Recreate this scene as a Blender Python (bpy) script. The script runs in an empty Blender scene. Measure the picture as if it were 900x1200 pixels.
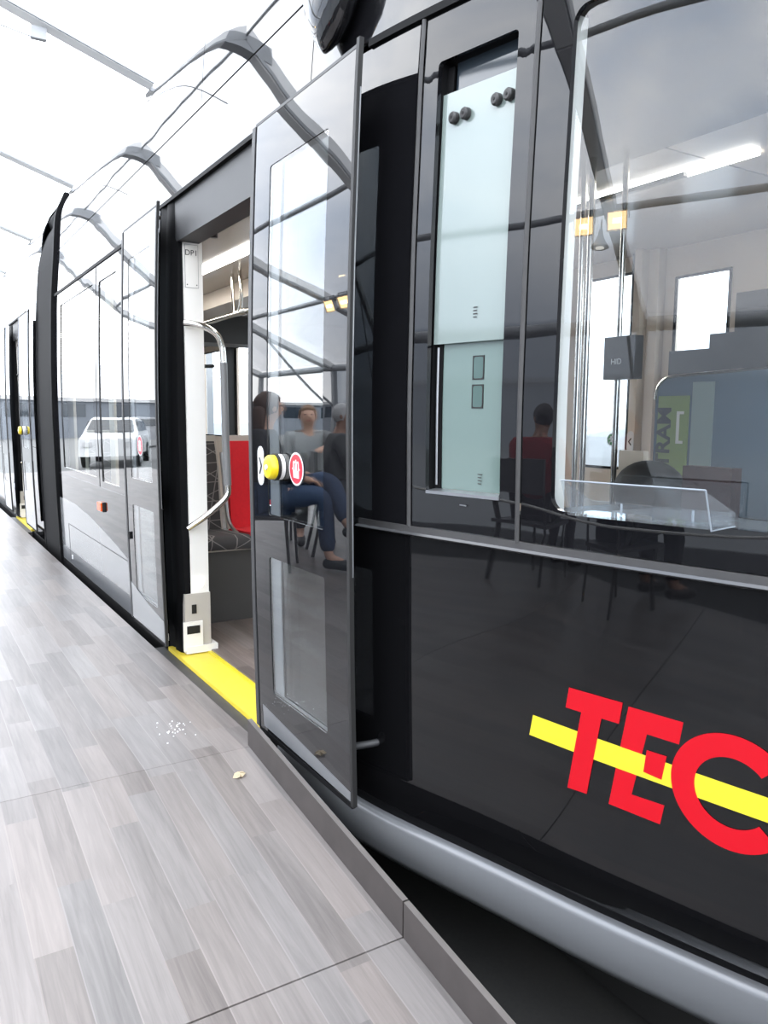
import bpy, bmesh, math, random
from mathutils import Vector, Matrix
random.seed(7)
C = bpy.context.scene.collection
sc = bpy.context.scene
# ---------------------------------------------------------------- camera
CAM = Vector((-1.17, 0.0, 1.18))
PITCH, ROLL, AZ, FPX = math.radians(6.9), math.radians(0.4), math.radians(31.6), 925.0
fwd = Vector((math.sin(AZ)*math.cos(PITCH), math.cos(AZ)*math.cos(PITCH), -math.sin(PITCH)))
r0 = Vector((math.cos(AZ), -math.sin(AZ), 0)); u0 = r0.cross(fwd)
rt = math.cos(ROLL)*r0 + math.sin(ROLL)*u0
up = -math.sin(ROLL)*r0 + math.cos(ROLL)*u0
cd = bpy.data.cameras.new('camera'); cam = bpy.data.objects.new('camera', cd); C.objects.link(cam)
m = Matrix((rt, up, -fwd)).transposed().to_4x4(); m.translation = CAM
cam.matrix_world = m
cd.sensor_fit = 'VERTICAL'; cd.sensor_height = 36.0; cd.lens = FPX/1200*36.0
cd.clip_start = 0.02; cd.clip_end = 500
sc.camera = cam
# ---------------------------------------------------------------- world: bright cloudy sky
w = bpy.data.worlds.new('sky'); sc.world = w; w.use_nodes = True
nt = w.node_tree; nt.nodes.clear()
out = nt.nodes.new('ShaderNodeOutputWorld'); bg = nt.nodes.new('ShaderNodeBackground')
tc = nt.nodes.new('ShaderNodeTexCoord'); mp = nt.nodes.new('ShaderNodeMapping')
mp.inputs['Scale'].default_value = (1.0, 1.0, 2.2)
nz = nt.nodes.new('ShaderNodeTexNoise'); nz.inputs['Scale'].default_value = 2.6; nz.inputs['Detail'].default_value = 6
nz.inputs['Roughness'].default_value = .55
cr = nt.nodes.new('ShaderNodeValToRGB')
cr.color_ramp.elements[0].position = .36; cr.color_ramp.elements[0].color = (.50, .57, .68, 1)
cr.color_ramp.elements[1].position = .62; cr.color_ramp.elements[1].color = (1, 1, 1, 1)
nt.links.new(tc.outputs['Generated'], mp.inputs['Vector']); nt.links.new(mp.outputs['Vector'], nz.inputs['Vector'])
nt.links.new(nz.outputs['Fac'], cr.inputs['Fac']); 
sx = nt.nodes.new('ShaderNodeSeparateXYZ'); nt.links.new(tc.outputs['Generated'], sx.inputs[0])
def wm(op, a, b, clamp=False):
    q = nt.nodes.new('ShaderNodeMath'); q.operation = op; q.use_clamp = clamp
    for i, v in enumerate((a, b)):
        if isinstance(v, (int, float)): q.inputs[i].default_value = v
        else: nt.links.new(v, q.inputs[i])
    return q.outputs[0]
side = wm('MULTIPLY', wm('SUBTRACT', wm('MULTIPLY', sx.outputs['X'], -1), .22, False), 2.4, True)      # cloud bank low on the far side of the tent
low = wm('MULTIPLY', wm('SUBTRACT', .38, sx.outputs['Z'], False), 4.2, True)
bank = wm('MULTIPLY', wm('MULTIPLY', side, low), .80)
mxw = nt.nodes.new('ShaderNodeMix'); mxw.data_type = 'RGBA'; nt.links.new(bank, mxw.inputs['Factor'])
nt.links.new(cr.outputs['Color'], mxw.inputs['A']); mxw.inputs['B'].default_value = (.13, .155, .20, 1)
nt.links.new(mxw.outputs['Result'], bg.inputs['Color'])
bg.inputs['Strength'].default_value = 7.8
nt.links.new(bg.outputs['Background'], out.inputs['Surface'])
sc.view_settings.view_transform = 'Standard'; sc.view_settings.look = 'None'
sc.view_settings.exposure = 0.0; sc.view_settings.gamma = 1.0; sc.view_settings.use_curve_mapping = False
sc.cycles.max_bounces = 14; sc.cycles.transparent_max_bounces = 24; sc.cycles.glossy_bounces = 6
sc.cycles.use_denoising = True
try: sc.cycles.denoiser = 'OPENIMAGEDENOISE'
except Exception: pass
sc.cycles.sample_clamp_indirect = 12

# ---------------------------------------------------------------- materials
def mat(name, col=(.5,.5,.5), rough=.5, metal=0., ior=1.5, emis=None, es=0., noise=None, bump=None):
    mm = bpy.data.materials.new(name); mm.use_nodes = True
    n = mm.node_tree.nodes; l = mm.node_tree.links; b = n['Principled BSDF']
    b.inputs['Base Color'].default_value = (*col, 1); b.inputs['Roughness'].default_value = rough
    b.inputs['Metallic'].default_value = metal; b.inputs['IOR'].default_value = ior
    if emis: b.inputs['Emission Color'].default_value = (*emis, 1); b.inputs['Emission Strength'].default_value = es
    t = n.new('ShaderNodeTexCoord')
    if noise:
        sc_, amt = noise
        k = n.new('ShaderNodeTexNoise'); k.inputs['Scale'].default_value = sc_; k.inputs['Detail'].default_value = 5
        mx = n.new('ShaderNodeMix'); mx.data_type = 'RGBA'
        mx.inputs['A'].default_value = (*[c*(1-amt) for c in col], 1)
        mx.inputs['B'].default_value = (*[min(1, c*(1+amt)) for c in col], 1)
        l.new(t.outputs['Object'], k.inputs['Vector']); l.new(k.outputs['Fac'], mx.inputs['Factor'])
        l.new(mx.outputs['Result'], b.inputs['Base Color'])
    if bump:
        sc_, st, dist = bump
        k = n.new('ShaderNodeTexNoise'); k.inputs['Scale'].default_value = sc_; k.inputs['Detail'].default_value = 1
        bp = n.new('ShaderNodeBump'); bp.inputs['Strength'].default_value = st; bp.inputs['Distance'].default_value = dist
        l.new(t.outputs['Object'], k.inputs['Vector']); l.new(k.outputs['Fac'], bp.inputs['Height'])
        l.new(bp.outputs['Normal'], b.inputs['Normal'])
    return mm
def glass(name, tint=(.9,.95,.93), ior=1.75, rough=0.0, haze=0.0):
    mm = bpy.data.materials.new(name); mm.use_nodes = True
    n = mm.node_tree.nodes; l = mm.node_tree.links; n.clear()
    o = n.new('ShaderNodeOutputMaterial'); tr = n.new('ShaderNodeBsdfTransparent'); gl = n.new('ShaderNodeBsdfGlossy')
    fr = n.new('ShaderNodeFresnel'); mx = n.new('ShaderNodeMixShader')
    tr.inputs['Color'].default_value = (*tint, 1); gl.inputs['Roughness'].default_value = rough
    gl.inputs['Color'].default_value = (1,1,1,1)
    fr.inputs['IOR'].default_value = ior
    # the same reflectance from either side of a thin pane
    g = n.new('ShaderNodeNewGeometry'); c2 = n.new('ShaderNodeMix'); c2.data_type = 'FLOAT'
    c2.inputs['A'].default_value = ior; c2.inputs['B'].default_value = 1.0/ior
    l.new(g.outputs['Backfacing'], c2.inputs['Factor']); l.new(c2.outputs['Result'], fr.inputs['IOR'])
    l.new(fr.outputs['Fac'], mx.inputs['Fac'])
    last = tr.outputs['BSDF']
    if haze:
        df = n.new('ShaderNodeBsdfTranslucent'); df.inputs['Color'].default_value = (.9,.92,.95,1)
        m2 = n.new('ShaderNodeMixShader'); m2.inputs['Fac'].default_value = haze
        l.new(tr.outputs['BSDF'], m2.inputs[1]); l.new(df.outputs['BSDF'], m2.inputs[2]); last = m2.outputs['Shader']
    l.new(last, mx.inputs[1]); l.new(gl.outputs['BSDF'], mx.inputs[2])
    l.new(mx.outputs['Shader'], o.inputs['Surface'])
    return mm
def math_node(n, l, op, a, b=None, c=None):
    q = n.new('ShaderNodeMath'); q.operation = op
    for i, v in enumerate((a, b, c)):
        if v is None: continue
        if isinstance(v, (int, float)): q.inputs[i].default_value = v
        else: l.new(v, q.inputs[i])
    return q.outputs[0]
def planks(name, dark, light, wx=.068, ly=.46, rough=.38):
    mm = bpy.data.materials.new(name); mm.use_nodes = True
    n = mm.node_tree.nodes; l = mm.node_tree.links; b = n['Principled BSDF']
    t = n.new('ShaderNodeTexCoord'); s = n.new('ShaderNodeSeparateXYZ'); l.new(t.outputs['Object'], s.inputs[0])
    X, Y = s.outputs['X'], s.outputs['Y']
    xs = math_node(n, l, 'DIVIDE', X, wx); row = math_node(n, l, 'FLOOR', xs)
    w1 = n.new('ShaderNodeTexWhiteNoise'); w1.noise_dimensions = '1D'; l.new(row, w1.inputs['W'])
    ys = math_node(n, l, 'ADD', math_node(n, l, 'DIVIDE', Y, ly), w1.outputs['Value'])
    col = math_node(n, l, 'FLOOR', ys)
    cv = n.new('ShaderNodeCombineXYZ'); l.new(row, cv.inputs[0]); l.new(col, cv.inputs[1])
    w2 = n.new('ShaderNodeTexWhiteNoise'); w2.noise_dimensions = '3D'; l.new(cv.outputs[0], w2.inputs['Vector'])
    # grain stretched along the boards, shifted per board
    g = n.new('ShaderNodeCombineXYZ')
    l.new(math_node(n, l, 'MULTIPLY', X, 60), g.inputs[0]); l.new(math_node(n, l, 'MULTIPLY', Y, 3.2), g.inputs[1])
    l.new(math_node(n, l, 'MULTIPLY', w2.outputs['Value'], 40), g.inputs[2])
    k = n.new('ShaderNodeTexNoise'); k.inputs['Scale'].default_value = 1; k.inputs['Detail'].default_value = 6
    k.inputs['Roughness'].default_value = .62; k.inputs['Distortion'].default_value = .8
    l.new(g.outputs[0], k.inputs['Vector'])
    g2 = n.new('ShaderNodeCombineXYZ')
    l.new(math_node(n, l, 'MULTIPLY', X, 14), g2.inputs[0]); l.new(math_node(n, l, 'MULTIPLY', Y, 1.6), g2.inputs[1])
    l.new(math_node(n, l, 'MULTIPLY', w2.outputs['Value'], 17), g2.inputs[2])
    k2 = n.new('ShaderNodeTexNoise'); k2.inputs['Scale'].default_value = 1; k2.inputs['Detail'].default_value = 3
    l.new(g2.outputs[0], k2.inputs['Vector'])
    f = math_node(n, l, 'ADD', math_node(n, l, 'MULTIPLY', w2.outputs['Value'], .42),
                  math_node(n, l, 'ADD', math_node(n, l, 'MULTIPLY', k.outputs['Fac'], .85), math_node(n, l, 'MULTIPLY', k2.outputs['Fac'], .55)))
    f = math_node(n, l, 'SUBTRACT', f, .45)
    # fine light joint along the strips
    fx = math_node(n, l, 'FRACT', xs); edge = math_node(n, l, 'LESS_THAN', fx, .035)
    f = math_node(n, l, 'ADD', f, math_node(n, l, 'MULTIPLY', edge, .28))
    r = n.new('ShaderNodeValToRGB'); r.color_ramp.elements[0].color = (*dark, 1); r.color_ramp.elements[1].color = (*light, 1)
    r.color_ramp.elements[0].position = .1; r.color_ramp.elements[1].position = .85
    l.new(f, r.inputs['Fac'])
    # slight warm/cool shift per board
    w3 = n.new('ShaderNodeTexWhiteNoise'); w3.noise_dimensions = '3D'
    v = n.new('ShaderNodeVectorMath'); v.operation = 'ADD'; v.inputs[1].default_value = (31.3, 7.7, 2.1)
    l.new(cv.outputs[0], v.inputs[0]); l.new(v.outputs[0], w3.inputs['Vector'])
    mx = n.new('ShaderNodeMix'); mx.data_type = 'RGBA'; mx.blend_type = 'MULTIPLY'; mx.inputs['Factor'].default_value = 1
    r2 = n.new('ShaderNodeValToRGB'); r2.color_ramp.elements[0].color = (.975, .985, 1.0, 1); r2.color_ramp.elements[1].color = (1.0, .945, .92, 1)
    l.new(w3.outputs['Value'], r2.inputs['Fac']); l.new(r.outputs['Color'], mx.inputs['A']); l.new(r2.outputs['Color'], mx.inputs['B'])
    l.new(mx.outputs['Result'], b.inputs['Base Color'])
    b.inputs['Roughness'].default_value = rough; b.inputs['IOR'].default_value = 1.45
    bp = n.new('ShaderNodeBump'); bp.inputs['Strength'].default_value = .15; bp.inputs['Distance'].default_value = .002
    l.new(k.outputs['Fac'], bp.inputs['Height']); l.new(bp.outputs['Normal'], b.inputs['Normal'])
    return mm

M = {}
M['body'] = mat('black_gloss_paint', (.006,.006,.007), .02, ior=1.70, bump=(1.6, .12, .010))
M['bodylow'] = mat('black_gloss_lower_paint', (.004,.004,.0045), .03, ior=1.42, bump=(1.6, .12, .010))
M['leafpaint'] = mat('black_gloss_glass', (.006,.006,.007), .012, ior=1.52, bump=(2.4, .14, .010))
M['frit'] = M['leafpaint']
M['glass'] = glass('tram_window_glass', (.74,.80,.80), 1.65)
M['cabglass'] = glass('cab_window_glass', (.88,.92,.93), 1.72)
M['leafglass'] = glass('door_leaf_glass', (.84,.88,.89), 1.75)
M['innerglass'] = glass('tinted_inner_pane', (.17,.18,.19), 1.8)
M['acrylic'] = glass('clear_acrylic', (.90,.93,.95), 1.5, haze=.07)
M['silver'] = mat('silver_bumper_paint', (.155,.16,.168), .30, metal=.25, noise=(3, .05))
M['lightgrey'] = mat('light_grey_paint', (.18,.184,.188), .12, ior=1.6)
M['midgrey'] = mat('mid_grey_paint', (.10,.103,.106), .18, ior=1.6)
M['rubber'] = mat('black_rubber', (.0045,.0045,.005), .6, ior=1.2, noise=(30, .3))
M['rubbergrey'] = mat('worn_grey_rubber', (.030,.029,.029), .5, noise=(25, .35))
M['darkmetal'] = mat('dark_anodised_metal', (.022,.0225,.024), .5)
M['alu'] = mat('brushed_aluminium', (.34,.35,.365), .32, metal=.85, noise=(40, .1))
M['chrome'] = mat('polished_steel', (.72,.70,.66), .16, metal=1.)
M['yellow'] = mat('yellow_step_paint', (.60,.47,.035), .45, noise=(14, .08))
M['logo_yellow'] = mat('yellow_vinyl', (.56,.46,.02), .35)
M['logo_red'] = mat('red_vinyl', (.42,.003,.010), .45, ior=1.3)
M['white'] = mat('white_plastic', (.74,.72,.68), .4, noise=(5, .03))
M['pureswhite'] = mat('white_sticker', (.62,.62,.62), .4)
M['black'] = mat('matt_black', (.005,.005,.005), .6)
M['beige'] = mat('beige_interior_panel', (.60,.51,.42), .35, noise=(3, .06))
M['ceil'] = mat('glossy_interior_ceiling', (.44,.40,.365), .22)
M['led'] = mat('ceiling_led_strip', (1,1,1), .4, emis=(1,.96,.89), es=16)
M['ledsmall'] = mat('lit_lamp_disc', (1,1,1), .4, emis=(1,.95,.82), es=5)
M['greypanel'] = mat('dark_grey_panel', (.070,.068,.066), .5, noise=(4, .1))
M['redfab'] = mat('red_seat_fabric', (.62,.008,.018), .8, noise=(60, .12))
M['shell'] = mat('light_grey_seat_shell', (.42,.39,.35), .35)
M['mint'] = mat('mint_tinted_glass', (.190,.232,.218), .06, ior=1.7, bump=(3, .1, .006))
M['mintlow'] = mat('mint_tinted_glass_lower', (.118,.165,.150), .06, ior=1.7, bump=(3, .1, .006))
M['mintdark'] = mat('smoked_mint_glass', (.055,.095,.085), .08, ior=1.6)
M['darkglass'] = mat('dark_blue_glass', (.03,.04,.05), .05, ior=1.7)
M['orange'] = mat('orange_reflector', (.75,.10,.01), .25)
M['stickred'] = mat('red_sticker', (.48,.02,.045), .4)
M['green'] = mat('green_sticker', (.05,.22,.06), .4)
M['olive'] = mat('olive_green_strip', (.13,.17,.05), .4)
M['buttonyellow'] = mat('yellow_button_plastic', (.66,.50,.008), .3)
M['consoleglass'] = mat('blue_grey_partition', (.075,.10,.125), .12, ior=1.5)
M['dash'] = mat('dark_dashboard', (.022,.0225,.0225), .45, noise=(20, .2))
M['redbrown'] = mat('dark_red_brown', (.020,.004,.004), .6)
M['asphalt'] = mat('shaded_dark_asphalt', (.006,.006,.0055), .75, noise=(90, .8))  # dark ground; shade under the tram and deck is put into the colour
M['asphaltlight'] = mat('grey_asphalt', (.16,.165,.165), .85, noise=(30, .25))
M['ply'] = mat('brown_grey_plywood', (.044,.037,.035), .6, noise=(9, .5))
M['plyedge'] = mat('plywood_edge', (.10,.09,.085), .6, noise=(12, .2))
M['frame'] = mat('tent_aluminium', (.30,.31,.32), .45, metal=.2)
M['framewhite'] = mat('tent_pale_profile', (.80,.80,.79), .5)
M['membrane'] = glass('tent_clear_membrane', (.95,.96,.98), 1.3, haze=.22)
M['membranewall'] = glass('tent_side_membrane', (.42,.46,.50), 1.3, haze=.32)
M['planks'] = planks('grey_laminate_planks', (.084,.077,.074), (.190,.176,.168), .088, .56)
M['planksin'] = planks('brown_tram_floor', (.07,.058,.052), (.20,.17,.155), .09, .7, .4)
M['lampglass'] = mat('lit_floodlight', (1,1,1), .3, emis=(1,.72,.36), es=60)

def seat_fabric():
    mm = mat('dark_grey_patterned_fabric', (.045,.044,.046), .85)
    n = mm.node_tree.nodes; l = mm.node_tree.links; b = n['Principled BSDF']
    t = n.new('ShaderNodeTexCoord'); tot = None
    for ang, sc_, off in ((25, 9, .1), (-35, 8, .5), (78, 7, .3), (3, 8.5, .7)):
        mp = n.new('ShaderNodeMapping'); mp.inputs['Rotation'].default_value = (0, math.radians(ang), 0)
        l.new(t.outputs['Object'], mp.inputs['Vector'])
        s = n.new('ShaderNodeSeparateXYZ'); l.new(mp.outputs['Vector'], s.inputs[0])
        q = math_node(n, l, 'FRACT', math_node(n, l, 'ADD', math_node(n, l, 'MULTIPLY', s.outputs['Z'], sc_), off))
        q = math_node(n, l, 'LESS_THAN', q, .045)
        tot = q if tot is None else math_node(n, l, 'MAXIMUM', tot, q)
    mx = n.new('ShaderNodeMix'); mx.data_type = 'RGBA'
    mx.inputs['A'].default_value = (.045,.043,.045,1); mx.inputs['B'].default_value = (.19,.18,.175,1)
    l.new(tot, mx.inputs['Factor']); l.new(mx.outputs['Result'], b.inputs['Base Color'])
    return mm
M['greyfab'] = seat_fabric()

# ---------------------------------------------------------------- helpers
def tag(o, label=None, cat=None, group=None, kind=None):
    if label: o['label'] = label
    if cat: o['category'] = cat
    if group: o['group'] = group
    if kind: o['kind'] = kind
    return o
def empty(name, loc, label=None, cat=None, group=None, rz=0):
    o = bpy.data.objects.new(name, None); C.objects.link(o); o.location = loc; o.rotation_euler = (0, 0, rz)
    o.empty_display_size = .1
    return tag(o, label, cat, group)
LOCALS = set()
def link(name, me, mt, parent=None):
    """vertices are in world coordinates unless the parent is rotated; the parent's offset is taken out"""
    o = bpy.data.objects.new(name, me); C.objects.link(o)
    if mt is not None and len(me.materials) == 0: me.materials.append(mt)
    if parent is not None:
        o.parent = parent
        if parent.type == 'EMPTY' and parent.name not in LOCALS:
            o.matrix_parent_inverse = Matrix.Translation(parent.location).inverted()
    return o
def obj(name, bm, mt, parent=None, smooth=False, bevel=0, seg=2, ang=40):
    if bevel: bmesh.ops.bevel(bm, geom=[e for e in bm.edges if e.calc_face_angle(0) > math.radians(30)], offset=bevel, segments=seg, profile=.6, affect='EDGES')
    bmesh.ops.recalc_face_normals(bm, faces=bm.faces)
    me = bpy.data.meshes.new(name); bm.to_mesh(me); bm.free()
    if smooth:
        for p in me.polygons: p.use_smooth = True
        me.set_sharp_from_angle(angle=math.radians(ang))
    return link(name, me, mt, parent)
def box(bm, a, b):
    x0, y0, z0 = a; x1, y1, z1 = b
    vs = [bm.verts.new(p) for p in ((x0,y0,z0),(x1,y0,z0),(x1,y1,z0),(x0,y1,z0),(x0,y0,z1),(x1,y0,z1),(x1,y1,z1),(x0,y1,z1))]
    for f in ((0,3,2,1),(4,5,6,7),(0,1,5,4),(1,2,6,5),(2,3,7,6),(3,0,4,7)): bm.faces.new([vs[i] for i in f])
    return bm
def B(name, a, b, mt, parent=None, bevel=0):
    return obj(name, box(bmesh.new(), a, b), mt, parent, bevel=bevel, smooth=bool(bevel))
def catmull(pts, n=8):
    P = [Vector(p) for p in pts]; P = [2*P[0]-P[1]] + P + [2*P[-1]-P[-2]]; out = []
    for i in range(1, len(P)-2):
        for k in range(n):
            t = k/n; a, b, c, d = P[i-1], P[i], P[i+1], P[i+2]
            out.append(.5*((2*b)+(-a+c)*t+(2*a-5*b+4*c-d)*t*t+(-a+3*b-3*c+d)*t**3))
    out.append(P[-2]); return out
def tube(bm, pts, r, seg=12, caps=True):
    P = [Vector(p) for p in pts]; rings = []
    rr = r if isinstance(r, (list, tuple)) else [r]*len(P)
    nrm = None
    for i, p in enumerate(P):
        t = (P[min(i+1, len(P)-1)] - P[max(i-1, 0)]).normalized()
        if nrm is None:
            nrm = t.orthogonal().normalized()
        nrm = (nrm - t*nrm.dot(t)).normalized()
        bn = t.cross(nrm)
        rings.append([bm.verts.new(p + (nrm*math.cos(2*math.pi*k/seg) + bn*math.sin(2*math.pi*k/seg))*rr[i]) for k in range(seg)])
    for a, b in zip(rings[:-1], rings[1:]):
        for k in range(seg): bm.faces.new((a[k], a[(k+1)%seg], b[(k+1)%seg], b[k]))
    if caps: bm.faces.new(rings[0][::-1]); bm.faces.new(rings[-1])
    return bm
def T(name, pts, r, mt, parent=None, seg=12):
    return obj(name, tube(bmesh.new(), pts, r, seg), mt, parent, smooth=True)
def beam(bm, a, b, w, h, upv=(0,0,1)):
    a, b = Vector(a), Vector(b); t = (b-a).normalized(); s = t.cross(Vector(upv)).normalized(); u = s.cross(t)
    vs = [bm.verts.new(p + s*(sx*w/2) + u*(sz*h/2)) for p in (a, b) for sx, sz in ((-1,-1),(1,-1),(1,1),(-1,1))]
    for f in ((0,1,2,3),(7,6,5,4),(0,4,5,1),(1,5,6,2),(2,6,7,3),(3,7,4,0)): bm.faces.new([vs[i] for i in f])
    return bm
def sweep(name, path, prof, mt, parent=None, smooth=True):
    """path: list of y; prof: list of (out, z) - runs along the body side, out is measured outward"""
    bm = bmesh.new(); rings = []
    for y in path:
        rings.append([bm.verts.new((surf(y, z)-o, y, z)) for o, z in prof])
    n = len(prof)
    for a, b in zip(rings[:-1], rings[1:]):
        for k in range(n): bm.faces.new((a[k], a[(k+1)%n], b[(k+1)%n], b[k]))
    bm.faces.new(rings[0]); bm.faces.new(rings[-1][::-1])
    return obj(name, bm, mt, parent, smooth=smooth, ang=50)

# ---------------------------------------------------------------- the tram's side surface x = surf(y, z)
def interp(x, xs, ys):
    if x <= xs[0]: return ys[0]
    if x >= xs[-1]: return ys[-1]
    for i in range(1, len(xs)):
        if x <= xs[i]:
            t = (x-xs[i-1])/(xs[i]-xs[i-1]); return ys[i-1]+t*(ys[i]-ys[i-1])
PZ = [-.1,.5,1.2,1.6,2.1,2.25,2.47,2.66,2.8,2.87,2.95]; PX = [-.02,-.035,-.042,-.035,-.015,-.002,.018,.032,.044,.06,.14]
NY = [-1.0,-.8,-.4,0,.3,.6,.88,1.05,1.24,1.46,1.62,1.87,2.09,9]; NX = [1.3,1.1,.78,.56,.43,.335,.25,.212,.163,.123,.09,.035,0,0]
def smooth_table(xs, ys, lo, hi, n, sig):
    st = (hi-lo)/(n-1); raw = [interp(lo+i*st, xs, ys) for i in range(n)]; K = int(3*sig/st)
    ker = [math.exp(-.5*(k*st/sig)**2) for k in range(-K, K+1)]; s = sum(ker)
    return [sum(ker[k+K]*raw[min(n-1, max(0, i+k))] for k in range(-K, K+1))/s for i in range(n)], lo, st
TP = smooth_table(PZ, PX, -.5, 3.3, 760, .07)
TN = smooth_table(NY, NX, -1.3, 3.2, 450, .10)
def look(tb, x):
    a, lo, st = tb; f = (x-lo)/st; i = max(0, min(len(a)-2, int(f))); t = max(0, min(1, f-i)); return a[i]*(1-t)+a[i+1]*t
def surf(y, z, nose=True):
    v = look(TP, z)
    if nose and y < 3.1: u = max(0, min(1, (.13-z)/.15)); v += look(TN, y)*(1+.35*u*u*(3-2*u))
    return v
LS = 1.032
def LT(y, z): return (y*LS, 1.18+(z-1.18)*LS) if y < 6 else (y+.02, z)
def skin(name, yz, faces, off, mt, parent, thick=.012, nose=True):
    """yz: (y,z) points; builds a sheet that follows the side, with analytic normals, a back and rims"""
    e = .012
    if not nose: yz = [LT(*p) for p in yz]; off = off+.033     # door leaves
    def pos(y, z): return (surf(y, z, nose)+off, y, z)
    def nrm(y, z):
        dy = (surf(y+e, z, nose)-surf(y-e, z, nose))/2/e; dz = (surf(y, z+e, nose)-surf(y, z-e, nose))/2/e
        return Vector((-1, dy, dz)).normalized()
    V = [pos(*p) for p in yz]; N = [nrm(*p) for p in yz]; F = []
    for f in faces:      # orient towards -x
        a, b, c = (Vector(V[f[0]]), Vector(V[f[1]]), Vector(V[f[2]]))
        F.append(f if (b-a).cross(c-b).x < 0 else f[::-1])
    n0 = len(V)
    if thick:
        V += [(x+thick, y, z) for x, y, z in V]; N += [-v for v in N]
        cnt = {}
        for f in F:
            for i in range(len(f)):
                k = (f[i], f[(i+1) % len(f)]); cnt[frozenset(k)] = cnt.get(frozenset(k), 0)+1
        edges = [(f[i], f[(i+1) % len(f)]) for f in F for i in range(len(f)) if cnt[frozenset((f[i], f[(i+1) % len(f)]))] == 1]
        F2 = F + [tuple(i+n0 for i in f[::-1]) for f in F]
        for a, b in edges:
            k = len(V); pa, pb, pc, pd = V[a], V[b], V[b+n0], V[a+n0]
            V += [pa, pd, pc, pb]; nn = (Vector(pd)-Vector(pa)).cross(Vector(pc)-Vector(pd))
            nn = nn.normalized() if nn.length > 1e-9 else Vector((-1,0,0)); N += [nn]*4
            F2.append((k, k+1, k+2, k+3))
        F = F2
    me = bpy.data.meshes.new(name); me.from_pydata(V, [], F); me.update()
    for p in me.polygons: p.use_smooth = True
    me.normals_split_custom_set_from_vertices([tuple(v) for v in N])
    return link(name, me, mt, parent)
def grid(y0, y1, z0, z1, ny=None, nzz=None):
    ny = ny or max(2, int(abs(y1-y0)/.04)); nzz = nzz or max(2, int(abs(z1-z0)/.04))
    P = [(y0+(y1-y0)*i/ny, z0+(z1-z0)*j/nzz) for i in range(ny+1) for j in range(nzz+1)]
    F = [(i*(nzz+1)+j, (i+1)*(nzz+1)+j, (i+1)*(nzz+1)+j+1, i*(nzz+1)+j+1) for i in range(ny) for j in range(nzz)]
    return P, F
def rr_ray(cy, cz, hy, hz, r, a):
    """distance from the centre of a rounded rectangle to its rim at angle a"""
    lo, hi = 0, 4*max(hy, hz); c, s = abs(math.cos(a)), abs(math.sin(a))
    for _ in range(40):
        t = (lo+hi)/2; x, z = c*t, s*t
        qx, qz = max(x-(hy-r), 0), max(z-(hz-r), 0)
        ins = (x <= hy and z <= hz and (qx*qx+qz*qz) <= r*r+1e-12)
        if ins: lo = t
        else: hi = t
    return lo
def ring(outer, inner, r, m=6):
    y0, y1, z0, z1 = outer; a0, a1, b0, b1 = inner; cy, cz = (a0+a1)/2, (b0+b1)/2; hy, hz = (a1-a0)/2, (b1-b0)/2
    angs = set()
    for i in range(96): angs.add(round(2*math.pi*i/96, 5))
    for yy, zz in ((y0,z0),(y1,z0),(y1,z1),(y0,z1)): angs.add(round(math.atan2(zz-cz, yy-cy) % (2*math.pi), 5))
    for sy in (-1, 1):
        for sz in (-1, 1):
            for k in range(7):
                t = math.pi/2*k/6; py = sy*(hy-r+r*math.cos(t)); pz = sz*(hz-r+r*math.sin(t))
                angs.add(round(math.atan2(pz, py) % (2*math.pi), 5))
    A = sorted(angs); A = [a for i, a in enumerate(A) if i == 0 or a-A[i-1] > 1e-4]
    P, F = [], []
    for a in A:
        c, s = math.cos(a), math.sin(a); ti = rr_ray(cy, cz, hy, hz, r, a)
        ts = []
        if c > 1e-9: ts.append((y1-cy)/c)
        if c < -1e-9: ts.append((y0-cy)/c)
        if s > 1e-9: ts.append((z1-cz)/s)
        if s < -1e-9: ts.append((z0-cz)/s)
        to = min(ts)
        for k in range(m+1):
            t = ti+(to-ti)*k/m; P.append((cy+c*t, cz+s*t))
    n = len(A)
    for i in range(n):
        j = (i+1) % n
        for k in range(m): F.append((i*(m+1)+k, j*(m+1)+k, j*(m+1)+k+1, i*(m+1)+k+1))
    return P, F
def merge(*pf):
    P, F = [], []
    for p, f in pf:
        k = len(P); P += p; F += [tuple(i+k for i in q) for q in f]
    return P, F
def polygon_skin(name, outline, off, mt, parent, thick=.0015, cell=None, nose=True):
    """flat decal outline in (y,z), triangulated and laid on the side"""
    bm = bmesh.new(); vs = [bm.verts.new((p[0], p[1], 0)) for p in outline]
    bm.faces.new(vs)
    if cell:
        ys = [p[0] for p in outline]; zs = [p[1] for p in outline]
        y = math.floor(min(ys)/cell)*cell
        while y < max(ys):
            bmesh.ops.bisect_plane(bm, geom=bm.verts[:]+bm.edges[:]+bm.faces[:], plane_co=(y,0,0), plane_no=(1,0,0)); y += cell
        z = math.floor(min(zs)/cell)*cell
        while z < max(zs):
            bmesh.ops.bisect_plane(bm, geom=bm.verts[:]+bm.edges[:]+bm.faces[:], plane_co=(0,z,0), plane_no=(0,1,0)); z += cell
    bmesh.ops.triangulate(bm, faces=bm.faces[:])
    bm.verts.index_update()
    P = [(v.co.x, v.co.y) for v in bm.verts]; F = [tuple(v.index for v in f.verts) for f in bm.faces]
    bm.free()
    return skin(name, P, F, off, mt, parent, thick, nose)
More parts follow.
